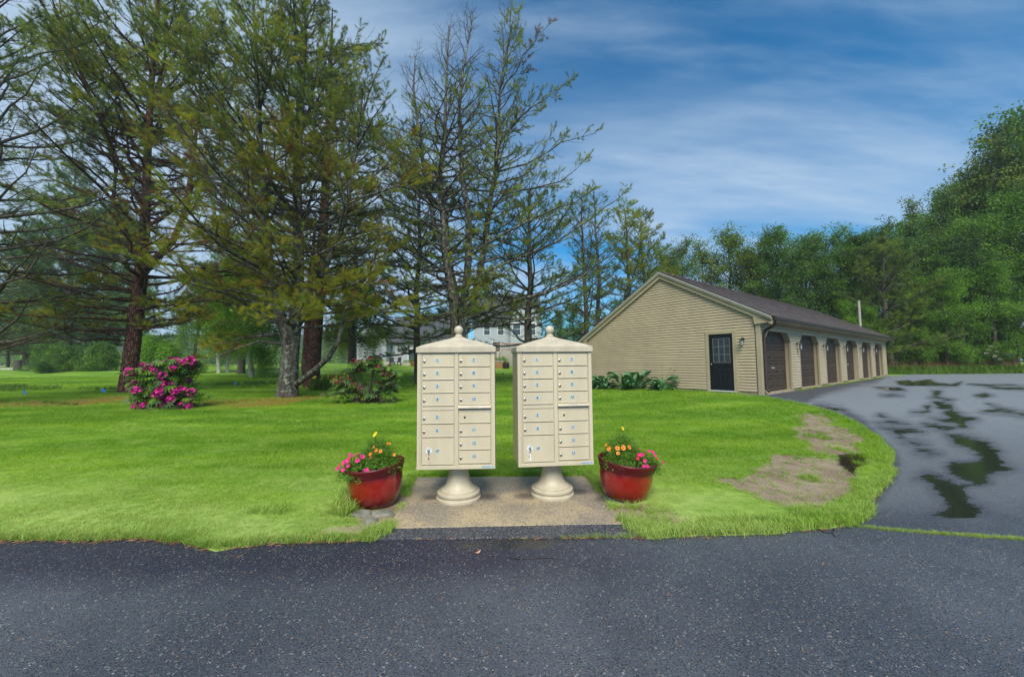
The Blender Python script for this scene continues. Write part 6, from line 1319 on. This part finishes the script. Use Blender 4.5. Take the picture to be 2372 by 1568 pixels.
# raised beds with vegetables
def bed(u0, u1, Y, label):
    a = at(u0, 835, Y); b = at(u1, 835, Y); z = float(hgt((a[0]+b[0])/2, Y)) - .1; t = empty('raised_bed', ((a[0]+b[0])/2, Y, z), label, 'raised bed', 'pale wooden raised beds'); W_ = (b[0]-a[0])/2
    for y_ in (0, 1.3): mb = MB(); mb.box(-W_, W_, y_, y_ + .06, 0, .55); mb.build('board', M_bedwood, t)
    for x_ in (-W_, W_ - .06): mb = MB(); mb.box(x_, x_ + .06, .06, 1.3, 0, .55); mb.build('board', M_bedwood, t)
    mb = MB(); mb.box(-W_ + .06, W_ - .06, .06, 1.3, .1, .48); mb.build('soil', M_soil, t)
    n = int(W_*34); x = rv.uniform(-W_, W_, n); y = rv.uniform(.0, 1.3, n); scatter('vegetables', cloud_mesh('vegetables', np.stack([x, y, .55 + .18*rv.random(n)], 1), dir_euler(np.stack([0*x, 0*x, 1 + 0*x], 1) + rv.normal(size=(n, 3))*.3), rv.uniform(.22, .38, n), rv.integers(0, 2, n)), LSRC[:2], t)
    return t
bed(832, 902, 49, 'raised bed of lettuces in front of the grill by the low white house'); bed(928, 985, 48, 'raised bed right of the garden chairs')
gc = at(871, 826, 52); t = empty('covered_grill', (gc[0], 52, float(hgt(gc[0], 52))), 'black covered grill against the low white house', 'grill'); mb = MB(); mb.prism([(-.85, -.3, 0), (.85, -.3, 0), (.85, -.3, .75), (.5, -.3, 1.2), (-.5, -.3, 1.2), (-.85, -.3, .75)], (0, .6, 0)); mb.build('cover', M_grille, t, bevel=.05)
mb = MB(); mb.box(-1.35, -.86, -.25, .25, .7, .76); mb.box(-1.32, -1.28, -.2, .2, 0, .7); mb.build('side_shelf', M_grille, t)
for i, (u_, lb) in enumerate(((908, 'left dark patio chair beside the raised beds'), (921, 'right dark patio chair beside the raised beds'))):
    q = gxy(u_, 47.5); t = empty('patio_chair', tuple(q), lb, 'chair', None, .5 - i); m_ = M_gutter
    mb = MB(); mb.box(-.28, .28, -.25, .25, .42, .48); mb.build('seat', m_, t); mb = MB(); mb.hexa([(-.28, .22, .48), (.28, .22, .48), (.28, .27, .48), (-.28, .27, .48), (-.28, .36, 1.05), (.28, .36, 1.05), (.28, .40, 1.05), (-.28, .40, 1.05)]); mb.build('backrest', m_, t)
    for x_ in (-.26, .22):
        for y_ in (-.24, .2): mb = MB(); mb.box(x_, x_ + .04, y_, y_ + .04, 0, .42); mb.build('leg', m_, t)
q = gxy(958, 46.5); t = empty('planter_barrel', tuple(q), 'round brown planter barrel in front of the patio door', 'planter'); mb = MB(); mb.lathe([(.25, 0), (.42, .4), (.45, .62), (.40, .62)], 16); mb.build('barrel', M_wood, t, True)
scatter('foliage', cloud_mesh('foliage', rv.normal(size=(20, 3))*[.2, .2, .12] + [0, 0, .75], rv.normal(size=(20, 3)), rv.uniform(.2, .35, 20), rv.integers(0, 3, 20)), LSRC, t)
# cedar arbour, planting table, black tub and fence seen between the mailboxes
q = gxy(1150, 42); t = empty('cedar_arbour', tuple(q), 'orange cedar arbour with lattice top seen between the two mailboxes', 'arbour')
for x_ in (-.1, 2.9): mb = MB(); mb.box(x_, x_ + .12, 0, .12, 0, 1.95); mb.build('post', M_wood, t)
for i in range(12): mb = MB(); x_ = -.2 + i*.29; mb.add([(x_, -.02, 1.95), (x_ + .05, -.02, 1.95), (x_ + .60, -.02, 2.55), (x_ + .55, -.02, 2.55), (x_, .02, 1.95), (x_ + .05, .02, 1.95), (x_ + .60, .02, 2.55), (x_ + .55, .02, 2.55)], [(0,1,2,3),(4,7,6,5),(0,4,5,1),(1,5,6,2),(2,6,7,3),(3,7,4,0)]); mb.build('lattice_slat', M_wood, t)
for z_ in (1.92, 2.55): mb = MB(); mb.box(-.25, 3.3, -.03, .09, z_, z_ + .09); mb.build('beam', M_wood, t)
mb = MB(); mb.prism([(.06, .05, 1.0), (.12, .05, .95), (.6, .05, 1.75), (.54, .05, 1.8)], (0, .05, 0)); mb.build('brace', M_wood, t)
t = empty('cedar_planter', tuple(gxy(1149, 40.5)), 'low cedar planter box with greens between the two mailboxes', 'planter')
for i in range(6): mb = MB(); mb.box(-.35 + i*.3, -.08 + i*.3, 0, .05, .05, .72); mb.build('plank', M_wood, t)
mb = MB(); mb.box(-.4, 1.5, -.05, .6, .72, .78); mb.build('rail', M_bedwood, t)
scatter('foliage', cloud_mesh('foliage', rv.normal(size=(50, 3))*[.45, .12, .10] + [.5, .3, 1.0], rv.normal(size=(50, 3)), rv.uniform(.2, .35, 50), rv.integers(0, 2, 50)), LSRC[:2], t)
t = empty('plant_tub', tuple(gxy(1172, 40)), 'black tub with a plant between the two mailboxes', 'planter'); mb = MB(); mb.lathe([(.28, 0), (.32, .1), (.36, .62), (.33, .62)], 18); mb.build('tub', M_grille, t, True)
scatter('foliage', cloud_mesh('foliage', rv.normal(size=(24, 3))*[.16, .16, .12] + [0, 0, .85], rv.normal(size=(24, 3)), rv.uniform(.18, .3, 24), rv.integers(0, 2, 24)), LSRC[:2], t)
t = empty('board_fence', tuple(gxy(1168, 44)), 'grey upright board fence behind the black tub', 'fence')
for i in range(12): mb = MB(); mb.box(-.6 + i*.2, -.42 + i*.2, 0, .03, 0, 1.75 + (i % 3)*.03); mb.build('plank', M_pole, t)
mb = MB(); mb.box(-.65, 1.85, .03, .08, 1.3, 1.4); mb.build('rail', M_pole, t)
# far left: low stone wall, boulder and post by the neighbour's drive
q = gxy(35, 46); mb = MB(); mb.box(-4.5, 2.2, 0, .5, -.3, .18); o = mb.build('stone_edging', simple('pale_stone', (.42, .42, .40), .8, .2, 3), loc=tuple(q)); tag(o, 'pale low stone edging along the drive at the far left', 'edging')
rock(8, 843, .9, .5, .55, 'big round grey boulder at the far left edge'); 
t = empty('tree_stump', tuple(gxy(42, 44)), 'upright mossy stump by the drive at the far left', 'stump'); mb = MB(); mb.tube([(0, 0, -.1), (.02, 0, .6), (-.03, 0, 1.2)], [.34, .28, .31], 12); mb.build('stem', M_bark, t, True)
shrub('shrub', 'low green shrub right of the mossy stump at the far left', 'shrub', gxy(68, 43), .7, .5, .9, 80, [0, 1], .26, 113)

# ------------------------------------------------------------------ hills and far woods
hx = np.linspace(-420, 260, 120); hy = np.linspace(130, 420, 36); HX, HY = np.meshgrid(hx, hy)
HZ = 1.4 + sm(120, 300, HY)*(10 + 9*fnoise(HX, HY, .008, 3) + 10*sm(60, -200, HX)) + 3*(fnoise(HX, HY, .09, 7) - .5)*sm(140, 200, HY)
me = npmesh('hills', np.stack([HX, HY, HZ], -1).reshape(-1, 3), grid_faces(36, 120), simple('wooded_hillside', (.035, .06, .022), .95, .45, .12, .1), None, True); o = link(bpy.data.objects.new('hills', me)); o['kind'] = 'structure'
r = np.random.default_rng(6); n = 1700; x = r.uniform(-260, 170, n); y = r.uniform(112, 150, n); s_ = r.uniform(.8, 1.5, n)
o = scatter('distant_woods', cloud_mesh('distant_woods', np.stack([x, y, 1.2 + r.random(n)**1.2*(3 + 5*fnoise(x, y, .04, 3))*1.2], 1), r.normal(size=(n, 3)), s_*2.4, r.integers(0, 4, n)), LSRC); tag(o, 'distant line of woods fading into the mist beyond the lawn')

# ------------------------------------------------------------------ haze
hb_ = MB(); hb_.box(-480, 480, -60, 450, -2.5, 36); mh = bpy.data.materials.new('misty_air'); mh.use_nodes = True; nn = mh.node_tree; nn.nodes.clear(); oo = nn.nodes.new('ShaderNodeOutputMaterial'); pv = nn.nodes.new('ShaderNodeVolumePrincipled'); pv.inputs['Density'].default_value = .00065; pv.inputs['Color'].default_value = (.86, .93, .96, 1); pv.inputs['Anisotropy'].default_value = .2; nn.links.new(pv.outputs[0], oo.inputs['Volume'])
hz2 = hb_.build('haze', mh); hz2['kind'] = 'stuff'
